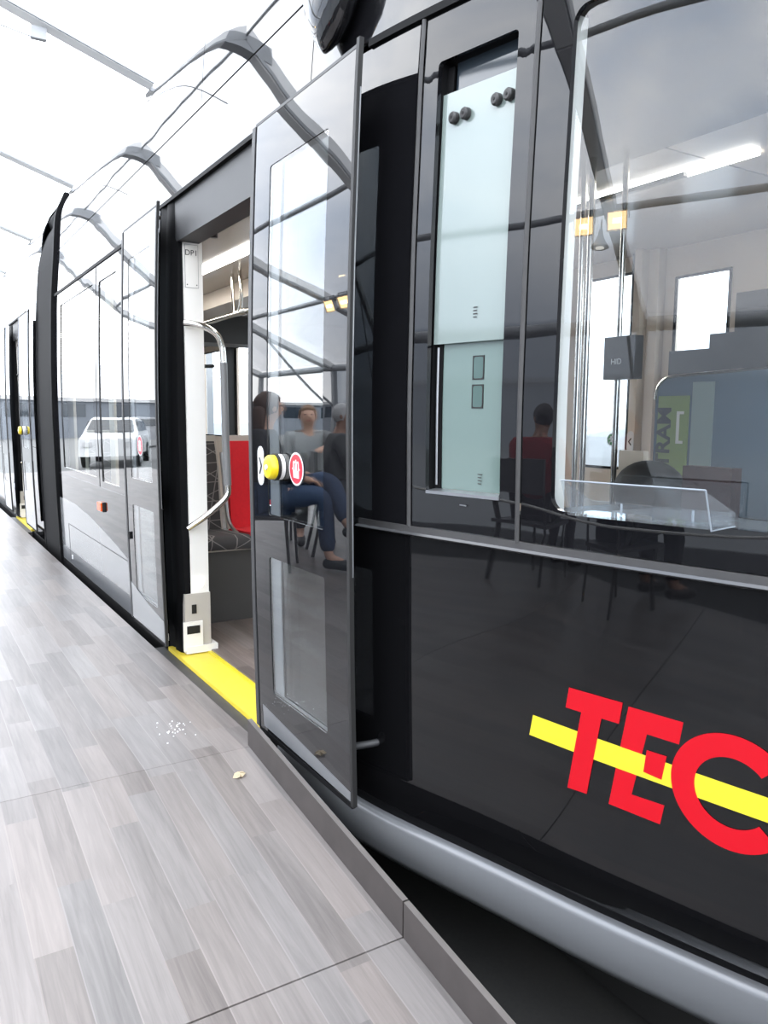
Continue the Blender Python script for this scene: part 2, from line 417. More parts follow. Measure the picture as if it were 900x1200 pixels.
def text_obj(name, s, size, mt, parent, origin, xdir, ydir, bold=0.0, align='CENTER', extr=.0006):
    cu = bpy.data.curves.new(name, 'FONT'); cu.body = s; cu.size = size; cu.align_x = align; cu.align_y = 'CENTER'
    cu.extrude = extr; cu.offset = bold
    o = bpy.data.objects.new(name+'_tmp', cu); C.objects.link(o)
    dg = bpy.context.evaluated_depsgraph_get(); me = bpy.data.meshes.new_from_object(o.evaluated_get(dg))
    bpy.data.objects.remove(o)
    x = Vector(xdir).normalized(); y = Vector(ydir).normalized(); z = x.cross(y)
    mm = Matrix((x, y, z)).transposed().to_4x4(); mm.translation = Vector(origin)
    me.transform(mm); me.materials.clear(); me.name = name
    return link(name, me, mt, parent)

# ================================================================ SETTING
GZ = -.42
tag(obj('ground', box(bmesh.new(), (-80,-30,GZ-.1), (120,160,GZ)), M['asphaltlight']), kind='structure')
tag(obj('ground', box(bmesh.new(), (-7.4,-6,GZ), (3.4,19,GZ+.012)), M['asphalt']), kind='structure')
tag(obj('floor', box(bmesh.new(), (-3.6,2.562,-.05), (-.112,17,0)), M['planks']), kind='structure')
SL = .12
def ramp(y0, y1):
    bm = bmesh.new(); z = lambda y: (y-2.56)*SL
    vs = [bm.verts.new(p) for p in ((-3.6,y0,z(y0)),(-.156,y0,z(y0)),(-.156,y1,z(y1)),(-3.6,y1,z(y1)),
                                    (-3.6,y0,z(y0)-.05),(-.156,y0,z(y0)-.05),(-.156,y1,z(y1)-.05),(-3.6,y1,z(y1)-.05))]
    for f in ((0,1,2,3),(7,6,5,4),(0,4,5,1),(1,5,6,2),(2,6,7,3),(3,7,4,0)): bm.faces.new([vs[i] for i in f])
    return tag(obj('floor', bm, M['planks']), kind='structure')
ramp(1.545, 2.56); ramp(-.9, 1.540)
# dark fascia under the deck edge and its legs
def under(name, a, b): return tag(obj(name, box(bmesh.new(), a, b), M['black']), kind='structure')
under('trim_1', (-.20,2.7,GZ), (-.125,17,-.05)); under('trim_2', (-3.6,2.6,GZ), (-3.55,17,-.05))
def edge_board(y0, y1, label):
    t = empty('edge_board', (-.148, (y0+y1)/2, GZ), label, 'board', 'plywood boards edging the ramp')
    bm = bmesh.new(); z = lambda y: (y-2.56)*SL
    def pr(x0, x1, d0, d1):
        b_ = bmesh.new()
        vs = [b_.verts.new(p) for p in ((x0,y0,z(y0)+d0),(x1,y0,z(y0)+d0),(x1,y1,z(y1)+d0),(x0,y1,z(y1)+d0),
                                        (x0,y0,z(y0)+d1),(x1,y0,z(y0)+d1),(x1,y1,z(y1)+d1),(x0,y1,z(y1)+d1))]
        for f in ((0,3,2,1),(4,5,6,7),(0,1,5,4),(1,2,6,5),(2,3,7,6),(3,0,4,7)): b_.faces.new([vs[i] for i in f])
        return b_
    bm.free()
    obj('board', pr(-.155,-.139,-.10 if y0 > 1 else -.0999,.093), M['ply'], t)
    obj('top_edge', pr(-.155,-.139,.0932,.0945), M['plyedge'], t)
    return t
edge_board(1.548, 2.575, 'brown-grey plywood edge board beside the open door leaf, upper piece of the ramp edge')
edge_board(-.9, 1.542, 'brown-grey plywood edge board along the ramp, lower piece nearest the camera')

# tent ------------------------------------------------------------
RX, RZ = -1.6, 5.27; FX, FZ = -7.5, 2.48; EX, EZ = 4.4, 3.30
KX, KZ = -3.4, 4.03
def roofz(x):
    if x < KX: return KZ+(x-KX)*((FZ-KZ)/(FX-KX))
    return RZ+(x-RX)*((KZ-RZ)/(KX-RX)) if x < RX else RZ+(x-RX)*((EZ-RZ)/(EX-RX))
def quad(name, pts, mt, kind='structure'):
    bm = bmesh.new(); bm.faces.new([bm.verts.new(p) for p in pts])
    return tag(obj(name, bm, mt), kind=kind)
TY0, TY1 = -4.0, 20.0
quad('ceiling', [(FX,TY0,FZ+.12),(KX,TY0,KZ+.12),(KX,TY1,KZ+.12),(FX,TY1,FZ+.12)], M['membrane'])
quad('ceiling', [(KX,TY0,KZ+.12),(RX,TY0,RZ+.12),(RX,TY1,RZ+.12),(KX,TY1,KZ+.12)], M['membrane'])
quad('ceiling', [(RX,TY0,RZ+.12),(EX,TY0,EZ+.12),(EX,TY1,EZ+.12),(RX,TY1,RZ+.12)], M['membrane'])
quad('wall_left', [(FX-.06,TY0,GZ),(FX-.06,16,GZ),(FX-.06,16,FZ+.1),(FX-.06,TY0,FZ+.1)], M['membranewall'])
names = {-4:'first tent frame behind the photographer',0:'tent frame beside the photographer',3.05:'tent frame over the front of the tram',
         8:'largest tent rib crossing the top left corner, over the open door',12:'second tent rib down from the top left corner',
         16:'third tent rib down, above the far end of the tram',20:'smallest farthest tent rib, at the open end of the tent'}
for Yf in (-4,0,3.05,8,12,16,20):
    t = empty('tent_truss', (-1.6,Yf,GZ), 'pale aluminium '+names[Yf], 'tent truss', 'aluminium tent trusses')
    for (xa,za,xb,zb) in ((FX,FZ,KX,KZ),(KX,KZ,RX,RZ),(RX,RZ,EX,EZ)):
        bm = bmesh.new(); beam(bm, (xa,Yf,za), (xb,Yf,zb), .15, .16, (0,0,1))
        rf = obj('rafter', bm, M['framewhite'], t)
        bm = bmesh.new()
        for s in (-.085, .085):
            beam(bm, (xa,Yf+s,za-.06), (xb,Yf+s,zb-.06), .016, .035, (0,0,1))
        obj('groove_rail', bm, M['frame'], rf)
    for xp, zp in ((FX,FZ),(EX,EZ)):
        bm = bmesh.new(); box(bm, (xp-.06,Yf-.07,GZ), (xp+.06,Yf+.07,zp-.02)); obj('post', bm, M['frame'], t)
    T('brace', [(FX+1.7,Yf,FZ+.62),(FX+.05,Yf,1.45)], .03, M['frame'], t, 8)
    B('ridge_plate', (RX-.25,Yf-.09,RZ-.16), (RX+.25,Yf+.09,RZ-.02), M['frame'], t)
def purlin(x, r, label, dz=0):
    z = roofz(x)+dz
    tag(T('tent_purlin', [(x,TY0,z),(x,TY1,z)], r, M['frame'], None, 10), label, 'purlin', 'tent purlins')
purlin(-3.4, .036, 'upper tent purlin tube running lengthwise, mirrored in the glossy cab panels', .02)
purlin(-5.3, .045, 'tent purlin tube that carries the floodlights, mirrored in the cab window', .02)
purlin(-7.46, .08, 'lowest tent tube along the eave above the side wall', -.02)
purlin(-1.6, .018, 'tent ridge tube at the very top of the roof', -.02)
# bracket and wire under the nearest rib
def bracket(y, label):
    t = empty('rib_bracket', (.05,y,roofz(.05)-.2), label, 'bracket', 'brackets under the tent ribs')
    zc = roofz(.1)-.17
    B('clamp', (.04,y-.03,zc-.05), (.17,y+.03,zc+.05), M['frame'], t, .01)
    T('cable', catmull([(.06,y,zc-.04),(-.5,y,zc+.03),(-1.5,y+.1,zc+.1)], 5), .006, M['frame'], t, 6)
bracket(8, 'small clamp with a thin cable under the largest tent rib at top left')
bracket(12, 'small clamp with a thin cable under the second tent rib at the left edge')

# ================================================================ TRAM
tram = empty('tram', (1.3,5.5,GZ), 'glossy black low-floor tram with open doors and a red and yellow TEC logo', 'tram')
BODY = M['body']
# lower front panel (TEC side), door-pocket panel, upper band
skin('lower_side_panel', *grid(-.98, 2.71, .03, .858), 0, M['bodylow'], tram)
skin('pocket_panel', *grid(1.805, 2.71, .880, 2.188), 0, BODY, tram)
skin('upper_side_panel', *grid(-.98, 2.345, 2.215, 2.484), 0, BODY, tram)
skin('upper_side_panel', *grid(2.351, 7.05, 2.190, 2.484), 0, BODY, tram)
skin('roof_edge_panel', *grid(-.98, 3.446, 2.492, 2.95), 0, BODY, tram)
skin('roof_edge_panel', *grid(3.452, 7.05, 2.492, 2.95), 0, BODY, tram)
ys = [(-1.0+i*.06) for i in range(51)]
sweep('top_seal', ys[:51], [(.004,2.190),(.010,2.192),(.010,2.212),(.004,2.215),(-.01,2.212),(-.01,2.19)], M['rubber'], tram)
# belt trim
sweep('belt_trim', ys[:51], [(-.01,.858),(.010,.857),(.016,.862),(.012,.868),(-.01,.868)], mat('belt_gloss', (.05,.05,.052), .18), tram)
sweep('belt_seal', ys[:51], [(-.01,.868),(.006,.868),(.004,.884),(-.01,.884)], M['rubbergrey'], tram)
# bumper skirt
ysk = [(-1.0+i*.07) for i in range(52)]
sweep('bumper_lip', ysk, [(-.02,.034),(.0,.034),(-.012,.012),(-.010,-.012),(-.05,-.012)], M['rubber'], tram)
sweep('bumper', ysk, [(-.04,-.008),(.0,-.006),(.014,-.012),(.020,-.026),(.019,-.07),(.012,-.125),(-.012,-.158),(-.05,-.162)], M['silver'], tram)
# front window frames and panes
skin('window_frame', *ring((1.440,1.782,.886,2.188), (1.488,1.733,.983,2.068), .012), 0, M['frit'], tram)
for yc, lb in ((1.790,None),(1.431,None)):
    bm = bmesh.new(); rows = []
    prof = [(-.006,0.0),(-.004,.006),(.0,.009),(.004,.006),(.006,0.0)]
    for i in range(34):
        z = .882+(2.19-.882)*i/33; rows.append([bm.verts.new((surf(yc,z)-o-.001, yc+d, z)) for d, o in prof])
    for a, b in zip(rows[:-1], rows[1:]):
        for k in range(4): bm.faces.new((a[k],a[k+1],b[k+1],b[k]))
    obj('vertical_seal', bm, M['rubbergrey'], tram, smooth=True, ang=80)
sw = skin('sliding_window', *grid(1.488,1.733,1.368,1.992), .020, M['mint'], tram, .006)
skin('lower_pane', *grid(1.488,1.712,.99,1.40), .034, M['mintlow'], sw, .006)
skin('top_pane', *grid(1.47,1.712,1.95,2.075), .040, M['darkglass'], sw, .006)
bm = bmesh.new()
for yy0, yy1, zz0, zz1 in ((1.735,1.75,.97,2.08),(1.47,1.486,.97,2.08),(1.47,1.75,2.069,2.08),(1.47,1.75,.97,.982)):
    xo = surf((yy0+yy1)/2, (zz0+zz1)/2)
    vs = []
    for yy, zz in ((yy0,zz0),(yy1,zz0),(yy1,zz1),(yy0,zz1)):
        vs.append((surf(yy,zz), yy, zz))
    f0 = [bm.verts.new((x+.012, y, z)) for x, y, z in vs]; f1 = [bm.verts.new((x+.06, y, z)) for x, y, z in vs]
    bm.faces.new(f0); bm.faces.new(f1[::-1])
    for k in range(4): bm.faces.new((f0[k], f0[(k+1)%4], f1[(k+1)%4], f1[k]))
obj('window_channel', bm, M['rubber'], tram)
skin('channel_strip', *grid(1.712,1.7335,.985,2.06,2,30), .030, M['rubber'], tram, .004)
T('channel_rail', [(surf(1.722,z)+.026,1.722,z) for z in [1.0+.03*i for i in range(13)]], .003, M['alu'], tram, 6)
sweep('window_sill_strip', [1.488+.03*i for i in range(9)], [(-.03,.978),(.004,.978),(.004,.986),(-.03,.990)], M['alu'], tram)
for (y, z) in ((1.688,1.925),(1.651,1.926),(1.556,1.933),(1.519,1.934)):
    x = surf(y, z)+.020
    k = T('knob', [(x,y,z),(x-.012,y,z),(x-.016,y,z)], [.0145,.0145,.011], M['rubbergrey'], sw, 20)
    T('screw', [(x-.0155,y,z),(x-.0175,y,z)], .004, M['black'], k, 8)
for z in (1.304,1.232):
    hh = skin('grip', *ring((1.577,1.613,z-.030,z+.030), (1.580,1.610,z-.027,z+.027), .006, 1), .032, M['black'], sw, .002)
    skin('grip_recess', *grid(1.580,1.610,z-.027,z+.027,2,2), .0325, M['mintdark'], hh, .001)
def small_marks(y, z, n, off, parent):
    bm = bmesh.new()
    for i in range(n):
        wd = .022-.004*(i % 2); x = surf(y, z-i*.008)+off
        box(bm, (x-.0006,y-wd/2,z-i*.008-.0012), (x,y+wd/2,z-i*.008+.0012))
    obj('glass_marking', bm, M['rubbergrey'], parent)
small_marks(1.600, 1.452, 4, .0195, sw); small_marks(1.586, 1.035, 4, .0335, sw)
bm = bmesh.new(); x = surf(1.61,.956); box(bm, (x-.001,1.588,.9545), (x,1.63,.9575)); obj('small_plate', bm, M['alu'], sw)
# cab side window: black border with a rounded clear pane
skin('cab_window_border', *ring((-.60,1.424,.886,2.188), (-.45,1.340,.968,2.060), .035), 0, M['frit'], tram)
cabw = skin('cab_window', *grid(-.50,1.40,.94,2.09), .014, M['cabglass'], tram, 0)
skin('cab_pillar_cover', *grid(-.98,-.61,.886,2.188), 0, M['frit'], tram)

# TEC logo -------------------------------------------------------
def letters():
    T_ = [(1.276,.561),(1.144,.561),(1.151,.511),(1.193,.511),(1.225,.320),(1.275,.317),(1.243,.511),(1.284,.511)]
    E_ = [(1.131,.556),(1.012,.555),(1.019,.505),(1.088,.506),(1.118,.358),(1.045,.360),(1.053,.314),(1.171,.316)]
    polygon_skin('logo_stripe', [(1.375,.465),(.60,.445),(.60,.396),(1.385,.412)], -.0012, M['logo_yellow'], tram, .001, .05)
    polygon_skin('logo_letter_t', T_, -.0022, M['logo_red'], tram, .001, .05)
    # the stripe passes over the letter E except for its middle block
    e = polygon_skin('logo_letter_e', E_, -.0006, M['logo_red'], tram, .0008, .05)
    polygon_skin('middle_block', [(1.086,.471),(1.043,.471),(1.052,.416),(1.092,.420)], -.0022, M['logo_red'], e, .001)
    P, F = [], []; cy, cz = .911, .4370; n = 60
    for i in range(n+1):
        a = math.radians(43)+(math.radians(360-86))*i/n
        sh = lambda zz: .0
        for r in (.121, .097, .073):
            # letter leans like the others
            yy = cy-math.cos(a)*r; zz = cz+math.sin(a)*r
            P.append((yy, zz))
    for i in range(n):
        for k in range(2): F.append((i*3+k, i*3+k+1, i*3+4+k, i*3+3+k))
    skin('logo_letter_c', P, F, -.0024, M['logo_red'], tram, .001)
letters()

# acrylic tray on the cab window -----------------------------------
def tray():
    y0, y1 = 1.333, .965
    g = [1.232-(1.232-.93)*i/8 for i in range(9)]
    bm = bmesh.new(); t = .004
    def s(y, z): return surf(y, z)
    # floor, sloping front, back lip as one folded sheet; cheeks at both ends
    rows = []
    prof = [(.004,1.000),(.004,.975),(.075,.972),(.098,1.046)]
    for y in g:
        rows.append([bm.verts.new((s(y,.97)-o, y, z)) for o, z in prof])
    for a, b in zip(rows[:-1], rows[1:]):
        for k in range(3): bm.faces.new((a[k],a[k+1],b[k+1],b[k]))
    for rr_ in (rows[0], rows[-1]): bm.faces.new(rr_)
    bmesh.ops.recalc_face_normals(bm, faces=bm.faces)
    bmesh.ops.solidify(bm, geom=bm.faces[:], thickness=t)
    o = obj('document_tray', bm, M['acrylic'], tram)
    o['label'] = 'clear acrylic tray at the foot of the cab window'
    T('tray_rim', [(s(y,.97)-.098,y,1.048) for y in g], .0018, mat('polished_acrylic_edge', (.22,.25,.28), .2), o, 8)
    T('tray_rim', [(s(.93,.97)-.098,.93,1.048),(s(.93,.97)-.075,.93,.970),(s(.93,.97)-.004,.93,.974)], .0018, bpy.data.materials['polished_acrylic_edge'], o, 8)
    for y in (1.15,1.0):
        T('tray_clip', [(s(y,.97)-.02,y,.977),(s(y,.97)-.02,y,1.0)], .0025, bpy.data.materials['polished_acrylic_edge'], o, 8)
tray()

# rear-view camera housing -----------------------------------------
def pod():
    bm = bmesh.new(); n = 28; rings = []
    # sections from the pointed lower tip up to the mounting on the body
    base = Vector((-.040,2.185,2.232)); axis = Vector((.01,-.04,.30))
    secs = [(0.0,.004,.004),(.05,.034,.018),(.14,.072,.036),(.28,.108,.052),(.5,.138,.064),(.8,.150,.070),(1.15,.135,.066),(1.4,.09,.05),(1.5,.01,.01)]
    e1 = Vector((0,1,.38)).normalized(); e2 = Vector((1,0,0))
    for t, a, b in secs:
        c = base+axis*t
        rings.append([bm.verts.new(c+e1*(a*math.cos(2*math.pi*k/n))+e2*(b*math.sin(2*math.pi*k/n))) for k in range(n)])
    for a, b in zip(rings[:-1], rings[1:]):
        for k in range(n): bm.faces.new((a[k],a[(k+1)%n],b[(k+1)%n],b[k]))
    bm.faces.new(rings[0][::-1]); bm.faces.new(rings[-1])
    p = obj('camera_housing', bm, M['body'], tram, smooth=True, ang=80)
    p['label'] = 'glossy black rear-view camera housing'
pod()

# doorways ---------------------------------------------------------
def door_leaf(y0, y1, near, dy, label):
    """sliding plug leaf standing open in front of the side"""
    OFF = -.118
    hy0, hy1 = (y0+.142, y1-.128) if near else (y0+.105, y1-.115)
    lf = skin('door_leaf', *merge(ring((y0,y1,.792,2.10), (hy0,hy1,.86,1.947), .012), ring((y0,y1,.10,.792), (hy0,hy1,.255,.722), .012)), OFF, M['leafpaint'], tram, .005, False)
    lf['label'] = label
    for z0, z1 in ((.85,1.957),(.245,.732)):
        skin('leaf_glass', *grid(hy0-.01,hy1+.01,z0,z1), OFF+.002, M['leafglass'], lf, 0, False)
        skin('inner_pane', *grid(hy0-.01,hy1+.01,z0,z1), OFF+.014, M['innerglass'], lf, 0, False)
    # pale inner profile seen through the pane, and glazing bead below
    for z0, z1 in ((.862,1.945),(.257,.72)):
        skin('inner_profile', *grid(hy1-.070,hy1-.002,z0,z1,2,24), OFF+.008, M['lightgrey'], lf, .004, False)
    skin('glazing_bead', *grid(hy0,hy1,.256,.266,8,1), OFF+.008, M['alu'], lf, .003, False)
    # edge seals
    skin('edge_seal', *grid(y1-.004,y1+.022,.10,2.10,1,50), OFF-.003, M['darkmetal'], lf, .04, False)
    skin('edge_seal', *grid(y0-.012,y0+.002,.095,2.12,1,50), OFF-.004, M['black'], lf, .014, False)
    skin('edge_bead', *grid(y0-.016,y0-.013,.75,2.0,1,30), OFF+.004, M['alu'], lf, .003, False)
    skin('top_edge', *grid(y0,y1,2.099,2.108,12,1), OFF-.001, M['darkmetal'], lf, .012, False)
    skin('bottom_edge', *grid(y0,y1,.086,.101,12,1), OFF-.001, M['rubber'], lf, .012, False)
    return lf
def icon_button(lf, yb, zb):
    yb, zb = LT(yb, zb); x = surf(yb,zb,False)-.085
    T('door_button', [(x,yb,zb),(x-.014,yb,zb),(x-.017,yb,zb)], [.041,.041,.038], M['white'], lf, 32)
    T('button_gasket', [(x-.0145,yb,zb),(x-.024,yb,zb)], [.044,.044], M['black'], lf, 32)
    T('button_cap', [(x-.022,yb,zb),(x-.040,yb,zb),(x-.047,yb,zb),(x-.049,yb,zb)], [.039,.039,.034,.026], M['buttonyellow'], lf, 32)
    T('button_dot', [(x-.0485,yb,zb),(x-.053,yb,zb)], [.009,.008], M['pureswhite'], lf, 16)
def pill(name, yc, zc, hy, hz, off, mt, lf, n=10, th=.001):
    r = hy; pts = []
    for k in range(n+1): a = math.pi*k/n; pts.append((yc+r*math.cos(a), zc+(hz-r)+r*math.sin(a)))
    for k in range(n+1): a = math.pi+math.pi*k/n; pts.append((yc+r*math.cos(a), zc-(hz-r)+r*math.sin(a)))
    return polygon_skin(name, pts, off, mt, lf, th, None, False)
def stickers(lf, y, z):
    pill('chevron_plate', y, z, .0245, .064, -.1195, M['pureswhite'], lf)
    # chevron > in dark strokes, pointing towards the button
    for s in (1, -1):
        polygon_skin('chevron_mark', [(y+.014,z+s*.027),(y+.003,z+s*.027),(y-.014,z),(y-.003,z)], -.1206, M['black'], lf, .0006, None, False)
def round_sticker(lf, y, z, r=.050):
    def circ(rr_, off, mt, nm):
        polygon_skin(nm, [(y+rr_*math.cos(2*math.pi*k/40), z+rr_*math.sin(2*math.pi*k/40)) for k in range(40)], off, mt, lf, .0005, None, False)
    circ(r, -.1192, M['pureswhite'], 'sticker_rim'); circ(r*.88, -.1198, M['stickred'], 'sticker_disc')
    q = r/.05
    def pg(p): polygon_skin('pictogram', [(y-a*q, z+b*q) for a, b in p], -.1204, M['pureswhite'], lf, .0005, None, False)
    pg([(-.018,-.026),(.020,-.028),(.020,-.006),(-.020,-.004)])
    pg([(-.008,-.005),(.008,-.005),(.006,.016),(-.005,.016)])
    pg([(-.020,-.004),(-.014,-.004),(-.014,.022),(-.020,.020)]); pg([(.020,-.006),(.014,-.006),(.014,.020),(.020,.019)])
    pg([(-.020,.020),(-.014,.025),(-.004,.021),(-.006,.016),(-.014,.019)]); pg([(.020,.019),(.014,.024),(.004,.021),(.006,.016),(.014,.018)])
    pg([(-.028,.001),(-.020,-.004),(-.020,.005)]); pg([(.028,-.001),(.020,-.006),(.020,.003)])
    pg([(-.004,.018),(.004,.018),(.003,.028),(-.003,.028)])
def doorway(dy):
    # recess frame: header, far jamb, near jamb, nosing, sill
    def fr(name, a, b, mt, bev=0): return B(name, (a[0],a[1]+dy,a[2]), (b[0],b[1]+dy,b[2]), mt, tram, bev)
    bm = bmesh.new()      # sloped dark header panel
    vs = [bm.verts.new(p) for p in ((.0,2.60+dy,2.183),(.0,3.99+dy,2.183),(-.005,3.76+dy,1.985),(-.005,2.60+dy,1.985),(.10,3.76+dy,1.985),(.10,2.60+dy,1.985),(.08,2.60+dy,2.183),(.08,3.99+dy,2.183))]
    for f in ((0,1,2,3),(3,2,4,5),(4,7,6,5),(0,3,5,6),(1,7,4,2),(0,6,7,1)): bm.faces.new([vs[i] for i in f])
    obj('door_header', bm, M['darkmetal'], tram)
    skin('header_seal', *grid(2.60+dy,4.0+dy,2.172,2.190,20,1), -.012, M['rubber'], tram, .03)
    # far jamb with soft bulges
    bm = bmesh.new(); rows = []
    for i in range(42):
        z = -.02+(2.185+.02)*i/41
        bulge = .012 if .30 < z < .62 else 0
        prof = [(.105,3.99),(-.006,3.99),(-.020,3.95),(-.006,3.90),(-.016,3.86),(-.010,3.80-bulge),(.012,3.765-bulge),(.105,3.765-bulge)]
        rows.append([bm.verts.new((look(TP,z)+px_+.012, py_+dy, z)) for px_, py_ in prof])
    for a, b in zip(rows[:-1], rows[1:]):
        for k in range(7): bm.faces.new((a[k],a[k+1],b[k+1],b[k]))
    obj('far_jamb', bm, M['rubber'], tram, smooth=True, ang=50)
    fr('near_jamb', (.01,2.67,-.02), (.12,2.72,2.185), M['rubber'])
    fr('threshold_plate', (-.045,2.73,-.025), (.105,3.93,.0), M['yellow'])
    fr('threshold_rim', (.098,2.73,-.02), (.116,3.80,.006), M['logo_yellow'])
    fr('step_nosing', (-.098,2.62,-.055), (-.047,4.0,-.018), M['rubbergrey'], .012)
    fr('door_guide', (-.062,3.90,.04), (-.05,3.915,.075), M['pureswhite'])
    # white pillar just inside the far jamb
    P_ = empty('x', (0,0,0)); bpy.data.objects.remove(P_)
    bm = bmesh.new(); box(bm, (.022,3.752,.30), (.114,3.90,2.06))
    p = obj('door_pillar', bm, M['white'], tram, bevel=.012, smooth=True)
    p.location.y = dy
    def pb(name, a, b, mt, bev=0):
        return B(name, a, b, mt, p, bev)
    pb('lower_cover', (-.012,3.744,.02), (.118,3.905,.305), M['shell'], .008)
    pb('white_step_cover', (-.022,3.738,.02), (.075,3.75,.165), M['white'])
    pb('foot', (-.01,3.735,.005), (.150,3.90,.04), M['white'], .006)
    pb('dark_window', (-.006,3.7355,.105), (.060,3.7375,.145), M['black'])
    pb('switch', (.022,3.741,.205), (.046,3.743,.250), M['black'])
    T('lamp_disc', [(.062,3.751,.355),(.062,3.746,.355)], .026, M['ledsmall'], p, 28)
    pb('plate', (.030,3.7495,1.78), (.092,3.7515,1.975), M['white'])
    pb('plate_edge', (.0285,3.7502,1.7785), (.0935,3.7513,1.9765), M['midgrey'])
    for xx in (.038,.084):
        T('plate_screw', [(xx,3.7490,1.792),(xx,3.7480,1.792)], .003, M['black'], p, 8)
    text_obj('plate_text', 'DP1', .036, M['black'], p, (.060,3.7488,1.938), (1,0,0), (0,0,1))
    path = catmull([(.015,3.735,1.612),(.070,3.70,1.602),(.120,3.69,1.585),(.160,3.685,1.555),(.180,3.685,1.50),(.186,3.685,1.42)], 6)
    h = T('handrail', path, .015, M['chrome'], tram, 16); h.location.y = dy
    T('rail_grip', [(.186,3.685,1.43),(.190,3.685,1.1),(.198,3.685,.84)], .0175, M['darkmetal'] if False else mat('grey_rail_grip', (.16,.16,.16), .35), h, 16)
    T('rail_foot', catmull([(.198,3.685,.845),(.197,3.685,.80),(.172,3.69,.762),(.10,3.70,.70),(.01,3.735,.632)], 6), .015, M['chrome'], h, 16)
for dy in (0, 6.05):
    doorway(dy)
    if dy == 0:
        a = door_leaf(1.83, 2.492, True, dy, 'open front door leaf with yellow button and pushchair sticker')
        icon_button(a, 2.262, 1.022); stickers(a, 2.418, 1.017); round_sticker(a, 2.147, 1.022)
        polygon_skin('silver_wedge', [(2.456,.190),(2.448,.116),(1.836,.106),(1.836,.132)], -.1192, M['silver'], a, .001, .08, False)
        for z in (.20,): T('door_arm', [(-.072,1.97,z),(-.02,1.93,z+.015),(.02,1.93,z+.015)], .011, M['darkmetal'], a, 10)
        b = door_leaf(3.63, 4.24, False, dy, 'open rear door leaf with red round sticker, left of the doorway')
        round_sticker(b, 3.93, 1.03)
        polygon_skin('silver_wedge', [(4.235,.298),(4.1,.272),(3.9,.238),(3.635,.208),(3.635,.106),(4.235,.106)], -.1192, M['lightgrey'], b, .001, .08, False)
        T('latch', [(surf(4.20,.55)-.09,4.335,.51),(surf(4.20,.55)-.09,4.335,.55)], .008, M['black'], b, 10)
    else:
        a = door_leaf(1.83+dy, 2.492+dy, True, dy, 'leaf of the farther doorway, on its camera side')
        icon_button(a, 2.262+dy, 1.022)
        polygon_skin('silver_wedge', [(2.47+dy,.42),(2.47+dy,.106),(1.836+dy,.106),(1.836+dy,.50)], -.1192, M['lightgrey'], a, .001, .08, False)
        b = door_leaf(3.63+dy, 4.24+dy, False, dy, 'leaf of the farther doorway, on its far side')
        polygon_skin('silver_wedge', [(4.23+dy,.42),(4.23+dy,.106),(3.635+dy,.106),(3.635+dy,.40)], -.1192, M['lightgrey'], b, .001, .08, False)

# second section: windows between doorway and bellows ----------------
skin('lower_side_panel', *grid(4.0,7.05,-.02,.70), 0, M['bodylow'], tram)
skin('window_band', *merge(ring((4.0,5.45,.702,2.13), (4.90,5.37,.745,2.02), .012), ring((5.455,7.05,.702,2.13), (5.55,6.76,.760,2.03), .012)), 0, M['frit'], tram)
for y0, y1, z0, z1 in ((4.88,5.39,.73,2.04),(5.53,6.78,.745,2.05)):
    wdw = skin('side_window', *grid(y0,y1,z0,z1), .006, M['glass'], tram, 0)
skin('window_joint', *grid(5.445,5.460,.702,2.13,1,40), -.001, M['rubber'], tram, .02)
skin('window_top_seal', *grid(4.25,7.04,2.130,2.150,40,1), -.006, M['rubber'], tram, .02)
skin('upper_side_panel', *grid(4.0,7.05,2.150,2.19,60,2), 0, BODY, tram)
skin('lower_joint', *grid(4.0,7.05,.699,.703,60,1), -.0008, M['midgrey'], tram, .004)
sw_pts = [(7.05,.492),(6.7,.500),(6.3,.492),(5.9,.466),(5.5,.424),(5.1,.372),(4.6,.292),(4.1,.225),(4.02,.215)]
polygon_skin('grey_swoosh', sw_pts+[(4.02,.095),(7.05,.095)], -.0015, M['lightgrey'], tram, .001, .12)
skin('grey_foot_panel', *grid(4.02,7.05,-.02,.0945), -.0012, M['silver'], tram, .001)
sweep('bottom_rail', [2.6+.1*i for i in range(46)], [(-.03,-.10),(.004,-.10),(.008,-.06),(.004,-.021),(-.03,-.021)], M['rubber'], tram)
for y0, y1, z0, z1 in ((4.78,6.695,.3055,.3085),(6.692,6.696,.0,.3085)):
    skin('hatch_joint', *grid(y0,y1,z0,z1,30,1), -.0028, M['rubber'], tram, .001)
x = surf(5.42,.575)
B('side_marker_light', (x-.022,5.36,.548), (x-.002,5.47,.602), M['orange'], tram, .006)['label'] = 'orange side marker light'
B('marker_base', (x-.012,5.345,.543), (x+.002,5.365,.607), M['black'], tram)
B('lock', (surf(6.6,.05)-.006,6.6,.03), (surf(6.6,.05),6.63,.06), M['pureswhite'], tram)
# bellows
bm = bmesh.new(); nz_ = 46; ribs = 17
cols = []
for i in range(ribs):
    y = 7.06+.80*i/(ribs-1); out_ = .012 if i % 2 else -.012
    cols.append([bm.verts.new((surf(y, z)-.02+out_*.5+max(0,z-2.38)**2*.42*(1 if z < 2.87 else .3), y, z)) for z in [-.12+(2.96+.12)*j/nz_ for j in range(nz_+1)]])
for a, b in zip(cols[:-1], cols[1:]):
    for k in range(nz_): bm.faces.new((a[k],a[k+1],b[k+1],b[k]))
obj('bellows', bm, M['rubber'], tram, smooth=True, ang=80)
skin('bellows_frame', *grid(7.04,7.10,-.1,2.97,1,60), -.024, M['rubber'], tram, .08)
skin('bellows_frame', *grid(7.80,7.86,-.1,2.45,1,60), -.024, M['rubber'], tram, .08)
